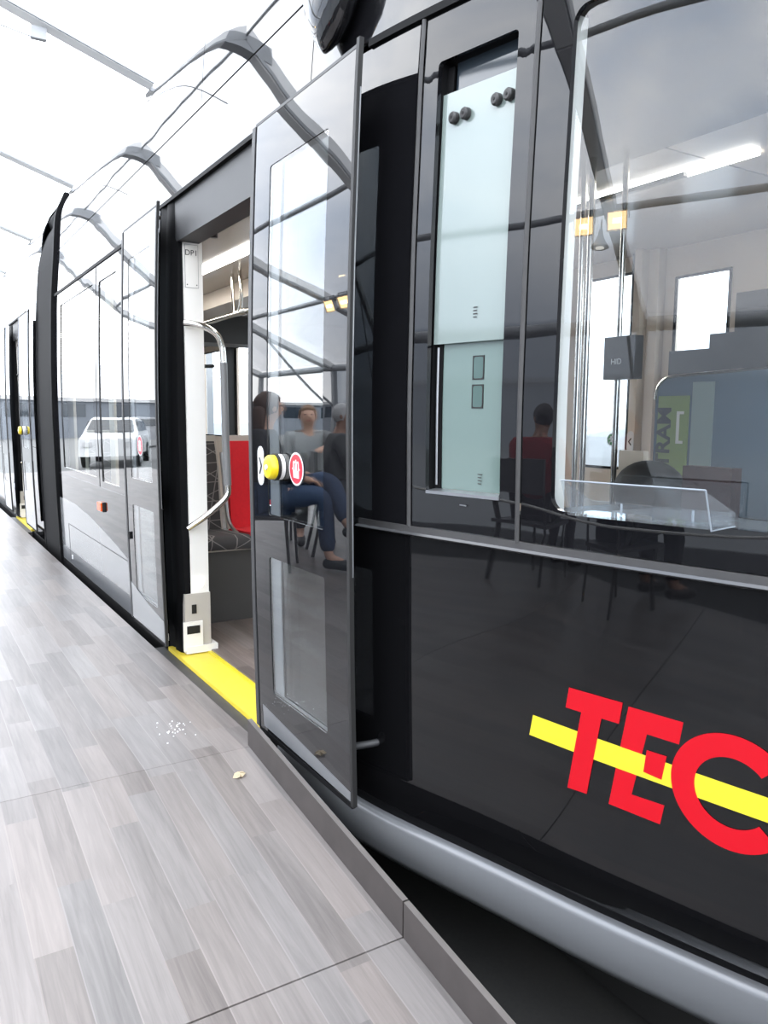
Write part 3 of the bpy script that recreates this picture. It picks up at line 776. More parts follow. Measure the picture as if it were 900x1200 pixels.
# third section
skin('upper_side_panel', *grid(7.86,13.0,2.190,2.484), 0, BODY, tram)
skin('roof_edge_panel', *grid(7.86,13.0,2.492,2.93), 0, BODY, tram)
skin('lower_side_panel', *grid(7.86,8.62,-.02,.858), 0, BODY, tram)
skin('pocket_panel', *grid(7.86,8.62,.862,2.188), 0, BODY, tram)
skin('lower_side_panel', *grid(10.05,13.0,-.02,.70), 0, BODY, tram)
skin('window_band', *ring((10.05,13.0,.702,2.188), (10.9,12.6,.76,2.03), .012), 0, M['frit'], tram)
skin('side_window', *grid(10.88,12.62,.745,2.05), .006, M['glass'], tram, 0)
polygon_skin('grey_swoosh', [(13.0,.45),(12,.43),(11,.45),(10.08,.43),(10.08,-.01),(13.0,-.01)], -.0015, M['lightgrey'], tram, .001, .12)
sweep('bottom_rail', [7.86+.2*i for i in range(26)], [(-.03,-.10),(.004,-.10),(.008,-.06),(.004,-.021),(-.03,-.021)], M['rubber'], tram)
# thin panel seams
skin('panel_seam', *grid(-.98,7.05,2.483,2.493,120,1), .004, M['rubber'], tram, .004)
skin('panel_seam', *grid(3.444,3.454,2.49,2.90,1,12), .004, M['rubber'], tram, .004)
skin('panel_seam', *grid(2.343,2.353,2.19,2.484,1,12), .004, M['rubber'], tram, .004)
skin('panel_seam', *grid(7.86,13.0,2.483,2.493,60,1), .004, M['rubber'], tram, .004)
B('seam_block', (surf(2.34,2.2)-.012,2.335,2.188), (surf(2.34,2.2)+.01,2.36,2.20), M['black'], tram)
# roof deck, far side, ends, underframe
bm = bmesh.new(); rows = []
for y in [-.98+.35*i for i in range(41)]:
    y = min(y, 13.0)
    rows.append([bm.verts.new(p) for p in ((surf(y,2.948),y,2.948),(surf(y,2.948)+.06,y,2.975),(surf(y,2.948)+.2,y,2.99),(1.3,y,3.0),(2.5,y,2.97),(2.62,y,2.85),(2.66,y,2.3))])
for a, b in zip(rows[:-1], rows[1:]):
    for k in range(6): bm.faces.new((a[k],a[k+1],b[k+1],b[k]))
obj('roof', bm, BODY, tram, smooth=True, ang=60)
B('underframe', (.42,-.6,GZ+.03), (2.2,13.0,-.06), M['black'], tram)
B('nose_end', (.9,-1.05,-.1), (2.5,-.99,2.9), M['black'], tram)
B('rear_end', (.08,13.0,-.1), (2.64,13.05,2.95), M['black'], tram)

# ---------------------------------------------------------------- interior
def inter():
    B('interior_floor', (.116,1.95,-.02), (2.58,13.0,.012), M['planksin'], tram)
    B('cab_floor', (.45,-.9,-.05), (2.55,1.94,.10), M['greypanel'], tram)
    B('interior_ceiling', (.13,1.96,2.12), (2.58,13.0,2.15), M['ceil'], tram)
    B('cab_ceiling', (.20,-.9,2.10), (1.13,2.52,2.118), M['dash'], tram)
    B('cab_ceiling', (1.18,-.9,2.12), (2.58,1.95,2.15), M['beige'], tram)
    B('ceiling_cove', (.95,4.0,2.00), (1.25,13.0,2.118), M['beige'], tram, .01)
    B('cove_grey_panel', (1.25,7.3,1.86), (2.54,7.7,2.118), M['greypanel'], tram)  # dark grey panel hanging below the ceiling
    B('ceiling_light', (.535,2.9,2.112), (.635,6.9,2.119), M['led'], tram)
    B('ceiling_light', (.535,7.9,2.112), (.635,12.6,2.119), M['led'], tram)
    B('cab_ceiling_light', (1.43,1.80,2.108), (1.49,2.68,2.118), M['led'], tram)
    B('light_cover', (1.40,2.05,2.085), (1.425,2.72,2.10), M['greypanel'], tram)
    T('ceiling_lamp', [(.42,3.62,2.119),(.42,3.62,2.112)], .03, M['ledsmall'], tram, 20)
    T('ceiling_camera', [(.30,4.10,2.119),(.30,4.10,2.10)], .018, M['darkmetal'], tram, 14)
    # far wall with its window openings
    wins = [(1.2,2.25,1.0,1.95),(2.64,2.99,1.42,1.96),(3.27,3.66,.87,2.03),(4.5,5.6,.9,2.0),(5.8,6.9,.9,2.0),(8.2,8.85,.9,2.04),(8.98,9.68,.9,2.04),(9.80,10.95,.9,2.04),(11.1,12.6,.9,2.04)]
    y = -.98; k = 0
    def wall(a, b, z0, z1): B('far_side_wall', (2.56,a,z0), (2.60,b,z1), M['beige'], tram)
    for (a, b, z0, z1) in wins:
        wall(y, a, 0, 2.3); wall(a, b, 0, z0); wall(a, b, z1, 2.3); y = b
        bm = bmesh.new(); bm.faces.new([bm.verts.new(p) for p in ((2.585,a,z0),(2.585,b,z0),(2.585,b,z1),(2.585,a,z1))])
        wd = obj('far_window', bm, M['cabglass'], tram)
        bm = bmesh.new()
        for p, q in (((2.553,a,z0),(2.562,a+.015,z1)),((2.553,b-.015,z0),(2.562,b,z1)),((2.553,a,z0),(2.562,b,z0+.015)),((2.553,a,z1-.015),(2.562,b,z1))): box(bm, p, q)
        obj('window_gasket', bm, M['rubber'], wd)
    wall(y, 13.0, 0, 2.3)
    B('pillar_cover', (2.50,3.06,.0), (2.558,3.13,2.12), M['beige'], tram); B('pillar_cover', (2.50,3.19,.0), (2.558,3.25,2.12), M['darkglass'], tram)
    B('pillar_cover', (2.44,3.13,.0), (2.558,3.18,2.12), M['beige'], tram)
    B('pillar_cover', (2.44,9.70,.9), (2.555,9.76,2.1), M['black'], tram); B('pillar_cover', (2.46,9.82,.9), (2.555,9.95,2.1), M['white'], tram)
    # liners on the camera side
    B('near_side_liner', (.055,4.0,0.0), (.075,7.04,.69), M['beige'], tram)
    skin('near_side_liner', *grid(1.80,2.54,.0,2.1), .06, M['greypanel'], tram, .01)
    for a, b in ((4.0,4.88),(5.39,5.53),(6.78,7.04)): B('near_side_liner', (.055,a,.69), (.075,b,2.12), M['beige'], tram)
    B('near_side_liner', (.055,10.05,0.0), (.075,13.0,.73), M['beige'], tram)
    # bar and hanger under the ceiling
    bar = T('ceiling_bar', [(.80,4.35,1.85),(.80,6.9,1.85)], .016, M['chrome'], tram, 14)
    T('bar_hanger', catmull([(.80,5.02,2.118),(.80,5.0,1.98),(.80,5.03,1.875),(.80,5.10,1.86),(.80,5.14,1.9),(.80,5.16,2.118)], 5), .012, M['chrome'], bar, 10)
    T('bar_joint', [(.80,4.9,1.85),(.80,4.98,1.85)], .024, M['chrome'], bar, 14)
    T('upright_pole', catmull([(.95,7.2,.2),(.95,7.2,1.3),(.95,7.15,1.52),(1.05,7.0,1.6),(1.3,6.95,1.62)], 6), .016, M['darkmetal'], tram, 12)
    T('upright_pole', [(.62,8.6,.02),(.62,8.6,2.1)], .016, M['chrome'], tram, 12)
inter()
def seat_pair(y, xs, dirn, labels, mats):
    """dirn -1: the seats face the camera end (-y)"""
    for (x0, x1), mt, lb in zip(xs, mats, labels):
        s = B('seat', (x0,min(y,y-dirn*.52),.42), (x1,max(y,y-dirn*.52),.445), M['shell'], tram, .01)
        s['label'] = lb
        w_ = x1-x0
        bm = bmesh.new(); n = 10; rows = []     # cushion with a rolled front edge
        for (d, z) in ((-.012,.425),(-.022,.45),(-.008,.485),(.04,.50),(.25,.49),(.46,.478),(.50,.47)):
            yy = y-dirn*d
            rows.append([bm.verts.new((x0+.008+(w_-.016)*i/n, yy, z+.006*math.sin(math.pi*i/n))) for i in range(n+1)])
        rows.append([bm.verts.new((x0+.008+(w_-.016)*i/n, y-dirn*.50, .43)) for i in range(n+1)])
        for a, b in zip(rows[:-1], rows[1:]):
            for k in range(n): bm.faces.new((a[k],a[k+1],b[k+1],b[k]))
        for k_ in (0, n): bm.faces.new([r_[k_] for r_ in rows])
        obj('cushion', bm, mt, s, smooth=True, ang=60)
        def back(off0, off1, inset, name, mt_, ztop):
            bm = bmesh.new(); F_, K_ = [], []
            pr = [(.46,.47),(.485,.56),(.50,.70),(.515,.85),(.53,.96),(.545,ztop)]
            for (d, z) in pr:
                t = (z-.47)/.6; wx = inset+ .015*max(0, t-.6)*2
                F_.append([bm.verts.new((x0+wx+(w_-2*wx)*i/n, y-dirn*(d+off0)+dirn*(-.012)*math.sin(math.pi*i/n), z)) for i in range(n+1)])
                K_.append([bm.verts.new((x0+wx+(w_-2*wx)*i/n, y-dirn*(d+off1), z)) for i in range(n+1)])
            for R in (F_, K_):
                for a, b in zip(R[:-1], R[1:]):
                    for k in range(n): bm.faces.new((a[k],a[k+1],b[k+1],b[k]))
            for a, b in zip(range(5), range(1,6)):
                for e in (0, n): bm.faces.new((F_[a][e],F_[b][e],K_[b][e],K_[a][e]))
            for k in range(n):
                bm.faces.new((F_[-1][k],F_[-1][k+1],K_[-1][k+1],K_[-1][k])); bm.faces.new((F_[0][k],F_[0][k+1],K_[0][k+1],K_[0][k]))
            obj(name, bm, mt_, s, smooth=True, ang=60)
        back(0, .03, .02, 'backrest', mt, 1.02); back(.028, .06, .0, 'backrest_shell', M['shell'], 1.055)
        T('seat_rail', catmull([(x1+.012,y-dirn*.02,.44),(x1+.012,y-dirn*.2,.46),(x1+.012,y-dirn*.40,.52),(x1+.012,y-dirn*.47,.66),(x1+.010,y-dirn*.53,.95)], 5), .011, M['alu'], s, 10)
    x0, x1 = xs[0][0], xs[-1][1]
    B('seat_box', (x0,min(y-dirn*.02,y-dirn*.9),.012), (x1,max(y-dirn*.02,y-dirn*.9),.418), M['greypanel'], tram)
seat_pair(4.20, ((.10,.535),(.565,.99)), -1, ('dark grey patterned seat just inside the doorway','bright red seat just inside the doorway'), (M['greyfab'],M['redfab']))
seat_pair(6.05, ((.10,.53),(.57,.99)), -1, ('dark patterned seat behind the first row','outer grey seat behind the first row'), (M['greyfab'],M['greyfab']))
seat_pair(5.0, ((1.65,2.08),(2.10,2.53)), -1, ('grey seat by the far windows','grey seat against the far wall'), (M['greyfab'],M['greyfab']))
B('bag_hook_box', (1.55,8.70,1.10), (1.66,8.86,1.42), M['black'], tram, .03)

def cab():
    bm = bmesh.new(); rows = []
    for i in range(24):
        z = .96+(2.055-.96)*i/23; x = surf(1.36, z)
        rows.append([bm.verts.new(p) for p in ((x+.020,1.352,z),(x+.058,1.352,z),(x+.058,1.368,z),(x+.020,1.368,z))])
    for a, b in zip(rows[:-1], rows[1:]):
        for k in range(4): bm.faces.new((a[k],a[(k+1)%4],b[(k+1)%4],b[k]))
    bm.faces.new(rows[0]); bm.faces.new(rows[-1][::-1])
    obj('pillar_reveal', bm, M['white'], tram)
    # poles and card reader
    for (yy, zt, r_) in ((2.12,2.1,.012),(2.16,2.1,.011)): T('cab_pole', [(1.0,yy,.02),(1.0,yy,zt)], r_, M['chrome'], tram, 16)
    T('cab_pole', [(1.02,1.985,.02),(1.02,1.985,2.1)], .0105, M['chrome'], tram, 16)
    rd = B('card_reader', (.985,1.885,1.315), (1.03,2.02,1.462), M['darkmetal'], tram, .012)
    text_obj('reader_text', 'HID', .028, M['pureswhite'], rd, (.984,1.962,1.375), (0,-1,0), (0,0,1))
    # partition with its green strip and lettering
    pts = [(1.715,.82),(1.715,1.24)]+[(1.655+.06*math.cos(math.radians(a)),1.25+.06*math.sin(math.radians(a))) for a in (15,30,45,60,75,90)]+[(1.0,1.335),(.55,1.335),(.55,.82)]
    bm = bmesh.new(); f = [bm.verts.new((.9,y,z)) for y, z in pts]; g = [bm.verts.new((.915,y,z)) for y, z in pts]
    bm.faces.new(f); bm.faces.new(g[::-1])
    for i in range(len(pts)): j = (i+1)%len(pts); bm.faces.new((f[i],f[j],g[j],g[i]))
    pa = obj('cab_partition', bm, M['consoleglass'], tram)
    T('partition_rim', [(.9,y,z) for y, z in pts[1:-2]]+[(.9,.55,1.335)], .005, M['chrome'], pa, 8)
    B('green_strip', (.896,1.585,.83), (.899,1.70,1.25), M['olive'], pa)
    B('pale_strip', (.896,1.50,.83), (.899,1.575,1.29), mat('pale_grey_strip', (.16,.19,.18), .3), pa)
    text_obj('strip_lettering', 'LE TRAM', .072, M['dash'], pa, (.8945,1.672,1.075), (0,0,1), (0,1,0), .002)
    text_obj('bracket_mark', '[', .11, M['shell'], pa, (.8945,1.618,1.16), (0,-1,0), (0,0,1)) 
    # dark dashboard, hood and equipment
    bm = bmesh.new(); box(bm, (.36,.35,.42), (.88,1.80,.90)); obj('dashboard', bm, M['dash'], tram, bevel=.03, smooth=True)
    bm = bmesh.new(); bmesh.ops.create_uvsphere(bm, u_segments=28, v_segments=14, radius=1)
    bmesh.ops.scale(bm, vec=(.09,.122,.095), verts=bm.verts); bmesh.ops.translate(bm, vec=(.80,1.64,.957), verts=bm.verts)
    obj('instrument_hood', bm, M['black'], tram, smooth=True)
    B('hood_support', (.86,1.72,.85), (.885,1.82,1.075), M['beige'], tram, .02)
    B('red_reflection_box', (.62,1.235,.90), (.66,1.383,1.055), M['redbrown'], tram, .012)  # solid dark red box standing in for a red coat mirrored in the glass
    B('ledge', (.27,.30,.93), (.46,1.34,.955), M['midgrey'], tram, .01)
    e = B('equipment_cabinet', (1.22,1.0,.95), (1.62,1.93,1.42), M['dash'], tram, .02)
    B('cabinet_step', (1.24,1.0,1.418), (1.60,1.78,1.47), M['dash'], e, .015)
    B('cabinet_step', (1.26,.9,1.469), (1.58,1.70,1.60), M['dash'], e, .03)
    # driver's seat
    bm = bmesh.new(); box(bm, (1.30,1.20,1.50), (1.72,1.56,1.70)); obj('driver_headrest', bm, M['consoleglass'], tram, bevel=.09, seg=5, smooth=True)
    bm = bmesh.new(); box(bm, (1.25,1.22,.55), (1.78,1.42,1.62)); obj('driver_backrest', bm, M['dash'], tram, bevel=.06, seg=4, smooth=True)
    bm = bmesh.new(); box(bm, (1.25,.75,.50), (1.78,1.30,.64)); obj('driver_seat', bm, M['dash'], tram, bevel=.05, seg=4, smooth=True)
    B('seat_pedestal', (1.40,.9,.10), (1.65,1.2,.50), M['black'], tram)
    # exit sign and chevron plate on the far wall
    def disc(x, y, z, r, mt, name):
        return T(name, [(x,y,z),(x-.002,y,z)], r, mt, tram, 32)
    d = disc(2.582,3.425,1.048,.038,M['pureswhite'],'exit_sticker')
    T('sticker_disc', [(2.5795,3.425,1.048),(2.578,3.425,1.048)], .034, M['green'], d, 32)
    T('running_figure', [(2.577,3.428,1.064),(2.5765,3.428,1.064)], .006, M['pureswhite'], d, 12)
    for a, b in (((3.430,1.057),(3.424,1.040)),((3.432,1.055),(3.445,1.050)),((3.424,1.055),(3.412,1.048)),((3.424,1.040),(3.438,1.030)),((3.438,1.030),(3.436,1.018)),((3.424,1.040),(3.414,1.030)),((3.414,1.030),(3.404,1.028))):
        T('running_figure', [(2.5765,a[0],a[1]),(2.5765,b[0],b[1])], .0028, M['pureswhite'], d, 6)
    pts = []
    for k in range(11): a = math.pi*k/10; pts.append((3.155+.024*math.cos(a), 1.082+.024*math.sin(a)))
    for k in range(11): a = math.pi+math.pi*k/10; pts.append((3.155+.024*math.cos(a), 1.008+.024*math.sin(a)))
    bm = bmesh.new(); f = [bm.verts.new((2.4365,y,z)) for y, z in pts]; g = [bm.verts.new((2.4395,y,z)) for y, z in pts]
    bm.faces.new(f); bm.faces.new(g[::-1])
    for i in range(len(pts)): j = (i+1)%len(pts); bm.faces.new((f[i],f[j],g[j],g[i]))
    cp = obj('chevron_plate', bm, M['pureswhite'], tram)
    for s in (1,-1):
        T('chevron_mark', [(2.4355,3.165,1.045),(2.4355,3.147,1.045+s*.020)], .0035, M['black'], cp, 6)
cab()

# ================================================================ lamps on the purlin
def floodlight(x, y, z, label, aim=(.75,-.1,-.4), s=1.0):
    t = empty('floodlight', (x,y,z), label, 'floodlight', 'floodlights clamped to the tent purlin')
    d = Vector(aim).normalized(); side = d.cross(Vector((0,0,1))).normalized(); u = side.cross(d)
    c = Vector((x+.08,y,z-.10))
    def pt(a, b, e): return c + side*a*s + u*b*s + d*e*s
    bm = bmesh.new()
    fr_ = [bm.verts.new(pt(a,b,.07)) for a, b in ((-.15,-.11),(.15,-.11),(.15,.11),(-.15,.11))]
    bk_ = [bm.verts.new(pt(a,b,-.06)) for a, b in ((-.08,-.06),(.08,-.06),(.08,.06),(-.08,.06))]
    bm.faces.new(bk_)
    for k in range(4): bm.faces.new((fr_[k],fr_[(k+1)%4],bk_[(k+1)%4],bk_[k]))
    obj('housing', bm, M['frame'], t)
    bm = bmesh.new(); bm.faces.new([bm.verts.new(pt(a,b,.055)) for a, b in ((-.135,-.095),(.135,-.095),(.135,.095),(-.135,.095))])
    obj('reflector', bm, mat('warm_reflector', (.8,.6,.35), .25, metal=.6, emis=(1,.66,.32), es=14), t)
    T('tube_lamp', [pt(-.06,0,.062), pt(.06,0,.062)], .028*s, M['lampglass'], t, 10)
    T('bracket', [pt(-.16,0,0), pt(-.16,.16,0), pt(.16,.16,0), pt(.16,0,0)], .01, M['frame'], t, 6)
    T('clamp', [(x,y,z-.02),(x,y,z+.06)], .02, M['black'], t, 8)
def bell_lamp(x, y, z, label):
    t = empty('bell_lamp', (x,y,z), label, 'lamp')
    T('shade', [(x,y,z-.06),(x,y,z-.14),(x,y,z-.20),(x,y,z-.26)], [.03,.05,.09,.15], M['frame'], t, 20)
    T('bulb', [(x,y,z-.262),(x,y,z-.27)], .07, M['ledsmall'], t, 16)
    T('hanger', [(x,y,z+.05),(x,y,z-.06)], .01, M['black'], t, 6)
zP = roofz(-5.3)
floodlight(-5.3, 3.45, zP-.02, 'lit floodlight mirrored at the left of the pair in the cab window')
floodlight(-5.3, 2.92, zP-.02, 'brightest floodlight, mirrored at the right of the pair in the cab window')
bell_lamp(-5.3, 3.20, zP-.12, 'small bell-shaped lamp hanging between the cab window floodlights')
floodlight(-5.3, 11.75, zP-.02, 'lit floodlight mirrored at the left of the pair in the open door leaf')
floodlight(-5.3, 11.20, zP-.02, 'lit floodlight mirrored at the right of the pair in the open door leaf')
bell_lamp(-5.3, 10.7, zP-.12, 'small bell-shaped lamp mirrored near the right edge of the door leaf')

# ================================================================ people seated on the deck (seen mirrored in the tram)
SKIN = mat('skin_light', (.55,.33,.24), .55); SKIN2 = mat('skin_tanned', (.32,.17,.11), .55)
def skinmesh(name, verts, edges, radii, mt, parent, root=0, sub=2):
    me = bpy.data.meshes.new(name); me.from_pydata([tuple(v) for v in verts], edges, []); me.update()
    o = bpy.data.objects.new(name+'_t', me); C.objects.link(o)
    md = o.modifiers.new('s', 'SKIN'); 
    if not me.skin_vertices: 
        bpy.context.view_layer.objects.active = o
    for i, r in enumerate(radii):
        d = me.skin_vertices[0].data[i]; d.radius = (r, r) if not isinstance(r, tuple) else r; d.use_root = (i == root)
    s2 = o.modifiers.new('u', 'SUBSURF'); s2.levels = sub; s2.render_levels = sub
    dg = bpy.context.evaluated_depsgraph_get(); m2 = bpy.data.meshes.new_from_object(o.evaluated_get(dg))
    bpy.data.objects.remove(o)
    for p in m2.polygons: p.use_smooth = True
    m2.name = name; m2.materials.clear()
    return link(name, m2, mt, parent)
def person(x, y, rz, label, skin_m, hair_c, top_c, leg_c, shoe_c, longhair=False, cross=False, point=False, glasses=False, headturn=0, z0=0.0, scale=1.0):
    """seated figure facing local +Y"""
    t = bpy.data.objects.new('person', None); C.objects.link(t); t.location = (x,y,z0); t.rotation_euler = (0,0,rz); t.scale = (scale,)*3
    tag(t, label, 'person'); LOCALS.add(t.name)
    top = mat('cloth_top', top_c, .85); leg = mat('cloth_trousers', leg_c, .85); shoe = mat('shoe_leather', shoe_c, .6); hair = mat('hair', hair_c, .6)
    P = dict(pel=(0,0,.53), bel=(0,.0,.68), che=(0,-.02,.88), nk0=(0,-.01,1.0), nk=(0,.01,1.06),
             hd=(0,.03,1.13), hd2=(0,.035,1.20), hd3=(0,.02,1.255),
             sl=(-.17,-.02,.955), sr=(.17,-.02,.955), el=(-.22,.05,.72), er=(.22,.05,.72), wl=(-.12,.26,.66), wr=(.12,.26,.66))
    if point: P['er'] = (.25,.22,.86); P['wr'] = (.10,.46,.86)
    kl, kr = (-.11,.42,.54), (.11,.42,.54); al, ar = (-.12,.44,.10), (.12,.44,.10); tl, tr = (-.13,.60,.045), (.13,.60,.045)
    hl, hr = (-.09,.03,.52), (.09,.03,.52)
    if cross: kr = (.02,.44,.64); ar = (-.16,.60,.33); tr = (-.20,.76,.30)
    # body: one continuous surface
    names_ = ['pel','bel','che','nk0','nk','hd','hd2','hd3','sl','el','wl','sr','er','wr']
    V = [P[k] for k in names_]; R = [.10,.105,.11,.06,.052,.075,.088,.05,.055,.042,.028,.055,.042,.028]
    E_ = [(0,1),(1,2),(2,3),(3,4),(4,5),(5,6),(6,7),(2,8),(8,9),(9,10),(2,11),(11,12),(12,13)]
    base = len(V)
    V += [hl,kl,al,tl,hr,kr,ar,tr]; R += [.08,.055,.038,.03,.08,.055,.038,.03]
    E_ += [(0,base),(base,base+1),(base+1,base+2),(base+2,base+3),(0,base+4),(base+4,base+5),(base+5,base+6),(base+6,base+7)]
    for wi, sgn in ((10,-1),(13,1)):       # palms and five curled fingers
        w_ = Vector(V[wi]); e_ = Vector(V[wi-1]); d = (w_-e_).normalized(); s = d.cross(Vector((0,0,1))).normalized(); dn = Vector((0,0,-1))
        pi_ = len(V); V.append(tuple(w_+d*.055)); R.append(.027); E_.append((wi, pi_))
        for k, (off, ln) in enumerate(((-.030,.060),(-.011,.072),(.009,.068),(.027,.054))):
            a = w_+d*.085+s*off; b = a+d*ln*.55+dn*.010; c = b+d*ln*.35+dn*.026
            i0 = len(V); V += [tuple(a),tuple(b),tuple(c)]; R += [.0095,.0085,.007]; E_ += [(pi_,i0),(i0,i0+1),(i0+1,i0+2)]
        a = w_+d*.03+s*(-sgn*.036)+dn*.008; b = a+d*.035+s*(-sgn*.016)+dn*.012; c = b+d*.026+dn*.006
        i0 = len(V); V += [tuple(a),tuple(b),tuple(c)]; R += [.012,.010,.008]; E_ += [(pi_,i0),(i0,i0+1),(i0+1,i0+2)]
    skinmesh('body', V, E_, R, skin_m, t)
    # clothes
    jk = [P['pel'],P['bel'],P['che'],P['nk0'],P['sl'],P['el'],tuple(Vector(P['el']).lerp(Vector(P['wl']),.9)),P['sr'],P['er'],tuple(Vector(P['er']).lerp(Vector(P['wr']),.9))]
    skinmesh('jacket', jk, [(0,1),(1,2),(2,3),(2,4),(4,5),(5,6),(2,7),(7,8),(8,9)], [(.165,.125),(.155,.125),(.165,.12),.072,.078,.062,.045,.078,.062,.045], top, t)
    pv = [P['pel'],hl,kl,tuple(Vector(kl).lerp(Vector(al),.93)),hr,kr,tuple(Vector(kr).lerp(Vector(ar),.93))]
    skinmesh('trousers', pv, [(0,1),(1,2),(2,3),(0,4),(4,5),(5,6)], [(.15,.12),.105,.078,.058,.105,.078,.058], leg, t)
    for a_, t_ in ((al,tl),(ar,tr)):
        a_ = Vector(a_); t_ = Vector(t_)
        skinmesh('shoe', [a_+Vector((0,-.05,-.045)), a_+Vector((0,.02,-.035)), t_+Vector((0,0,-.002)), t_+Vector((0,.05,-.004))], [(0,1),(1,2),(2,3)], [.038,.048,.042,.03], shoe, t)
    # head turns about the neck: features are placed with the turn applied
    Rz = Matrix.Rotation(headturn, 3, 'Z'); hc = Vector((0,.03,1.18))
    def hp(a, b, c): return hc + Rz @ Vector((a,b,c))
    def blob(name, c, sc_, mt_, cut=None, rot=None):
        bm = bmesh.new(); bmesh.ops.create_uvsphere(bm, u_segments=20, v_segments=12, radius=1)
        bmesh.ops.scale(bm, vec=sc_, verts=bm.verts)
        if cut:
            for v in bm.verts:
                if cut(v.co): v.co.y *= .15
        bmesh.ops.rotate(bm, cent=(0,0,0), matrix=Rz, verts=bm.verts)
        bmesh.ops.translate(bm, vec=c, verts=bm.verts)
        return obj(name, bm, mt_, t, smooth=True, ang=180)
    hf = blob('face', hp(0,.0,.0), (.074,.092,.112), skin_m)
    blob('nose', hp(0,.094,-.008), (.012,.020,.020), skin_m)
    for s in (-1,1):
        blob('ear', hp(s*.076,-.005,-.005), (.010,.018,.030), skin_m); blob('eye', hp(s*.030,.082,.018), (.011,.008,.007), mat('eye_dark', (.03,.02,.02), .2) if 'eye_dark' not in bpy.data.materials else bpy.data.materials['eye_dark'])
    blob('mouth', hp(0,.084,-.048), (.024,.008,.006), mat('lips', (.40,.13,.11), .5) if 'lips' not in bpy.data.materials else bpy.data.materials['lips'])
    bm = bmesh.new(); bmesh.ops.create_uvsphere(bm, u_segments=24, v_segments=16, radius=1)
    for v in bm.verts:
        f_ = v.co.y > .35 and v.co.z < .42
        v.co = Vector((v.co.x*.086, v.co.y*.102-.008, v.co.z*.112+.020))
        if f_: v.co = Vector((v.co.x*.80, min(v.co.y,.060), v.co.z*.85))
    bmesh.ops.rotate(bm, cent=(0,0,0), matrix=Rz, verts=bm.verts); bmesh.ops.translate(bm, vec=hc, verts=bm.verts)
    obj('hair', bm, hair, t, smooth=True, ang=180)
    if longhair:
        q = [hp(0,-.06,.03), hp(0,-.085,-.08), hp(0,-.095,-.20), hp(0,-.085,-.30)]
        skinmesh('long_hair', q, [(0,1),(1,2),(2,3)], [(.085,.06),(.095,.05),(.10,.04),(.07,.025)], hair, t)
    if glasses:
        bm = bmesh.new()
        for s in (-1,1):
            tube(bm, [hp(s*.031+.022*math.cos(a), .100, .016+.017*math.sin(a)) for a in [k*math.pi/6 for k in range(13)]], .0022, 6, False)
            tube(bm, [hp(s*.053,.098,.020), hp(s*.076,.0,.012)], .002, 6)
        obj('glasses', bm, M['redbrown'], t)
    return t
def chair(x, y, rz, label, col):
    t = bpy.data.objects.new('chair', None); C.objects.link(t); t.location = (x,y,0); t.rotation_euler = (0,0,rz)
    tag(t, label, 'chair', 'chairs on the deck'); LOCALS.add(t.name)
    mt = mat('chair_plastic', col, .5)
    B('seat', (-.21,-.20,.395), (.21,.22,.42), mt, t, .01)
    B('backrest', (-.20,-.235,.62), (.20,-.205,.86), mt, t, .01)
    for sx in (-1,1):
        T('leg', [(sx*.19,.19,.0),(sx*.18,.17,.395)], .012, M['darkmetal'], t, 8)
        T('leg', [(sx*.19,-.26,.0),(sx*.185,-.18,.395),(sx*.185,-.22,.70)], .012, M['darkmetal'], t, 8)
    return t
# facing angle: local +Y to world
def sit(x, y, rz, lab_p, lab_c, *a, **k):
    if y < 2.9: y = 2.9
    chair(x, y, rz, lab_c, (.06,.06,.065)); return person(x, y, rz, lab_p, *a, **k)
sit(-1.42, 5.50, math.radians(125), 'seated person with long brown hair, glasses, dark top and blue jeans, legs crossed', 'dark chair under the person with long brown hair', SKIN, (.07,.035,.02), (.02,.02,.022), (.028,.05,.10), (.02,.03,.03), longhair=True, cross=True, glasses=True, headturn=math.radians(-40), scale=1.06)
sit(-2.35, 6.7, math.radians(200), 'seated person with short light-brown hair and pale grey striped sweater, one arm held out', 'dark chair under the person in the pale grey sweater', SKIN, (.17,.09,.045), (.30,.31,.31), (.05,.05,.055), (.02,.02,.02), point=True)
sit(-2.2, 5.8, math.radians(110), 'seated older person with white hair and a dark grey coat', 'dark chair under the white-haired person', SKIN2, (.55,.55,.55), (.075,.08,.08), (.05,.052,.055), (.02,.02,.02), headturn=math.radians(20))
sit(-3.25, 2.95, math.radians(100), 'seated person with dark hair and a red jacket, mirrored beside the cab window', 'dark chair under the person in the red jacket', SKIN2, (.015,.012,.01), (.24,.012,.018), (.02,.02,.025), (.02,.02,.02), headturn=math.radians(-60))

sit_low = [(-3.05,2.05,math.radians(120),'seated person in a black coat on the ramp beside the person in the red jacket','added dark chair under the added person in the black coat',(.03,.02,.015),(.012,.012,.014))]  # figure and chair added to darken what the tram side mirrors
for x_, y_, a_, lp, lc, hc_, tc_ in sit_low:
    c_ = chair(x_, y_, a_, lc, (.02,.02,.022)); c_.location.z = (y_-2.56)*SL
    person(x_, y_, a_, lp, SKIN2, hc_, tc_, (.01,.01,.012), (.01,.01,.01), z0=(y_-2.56)*SL, headturn=math.radians(25))
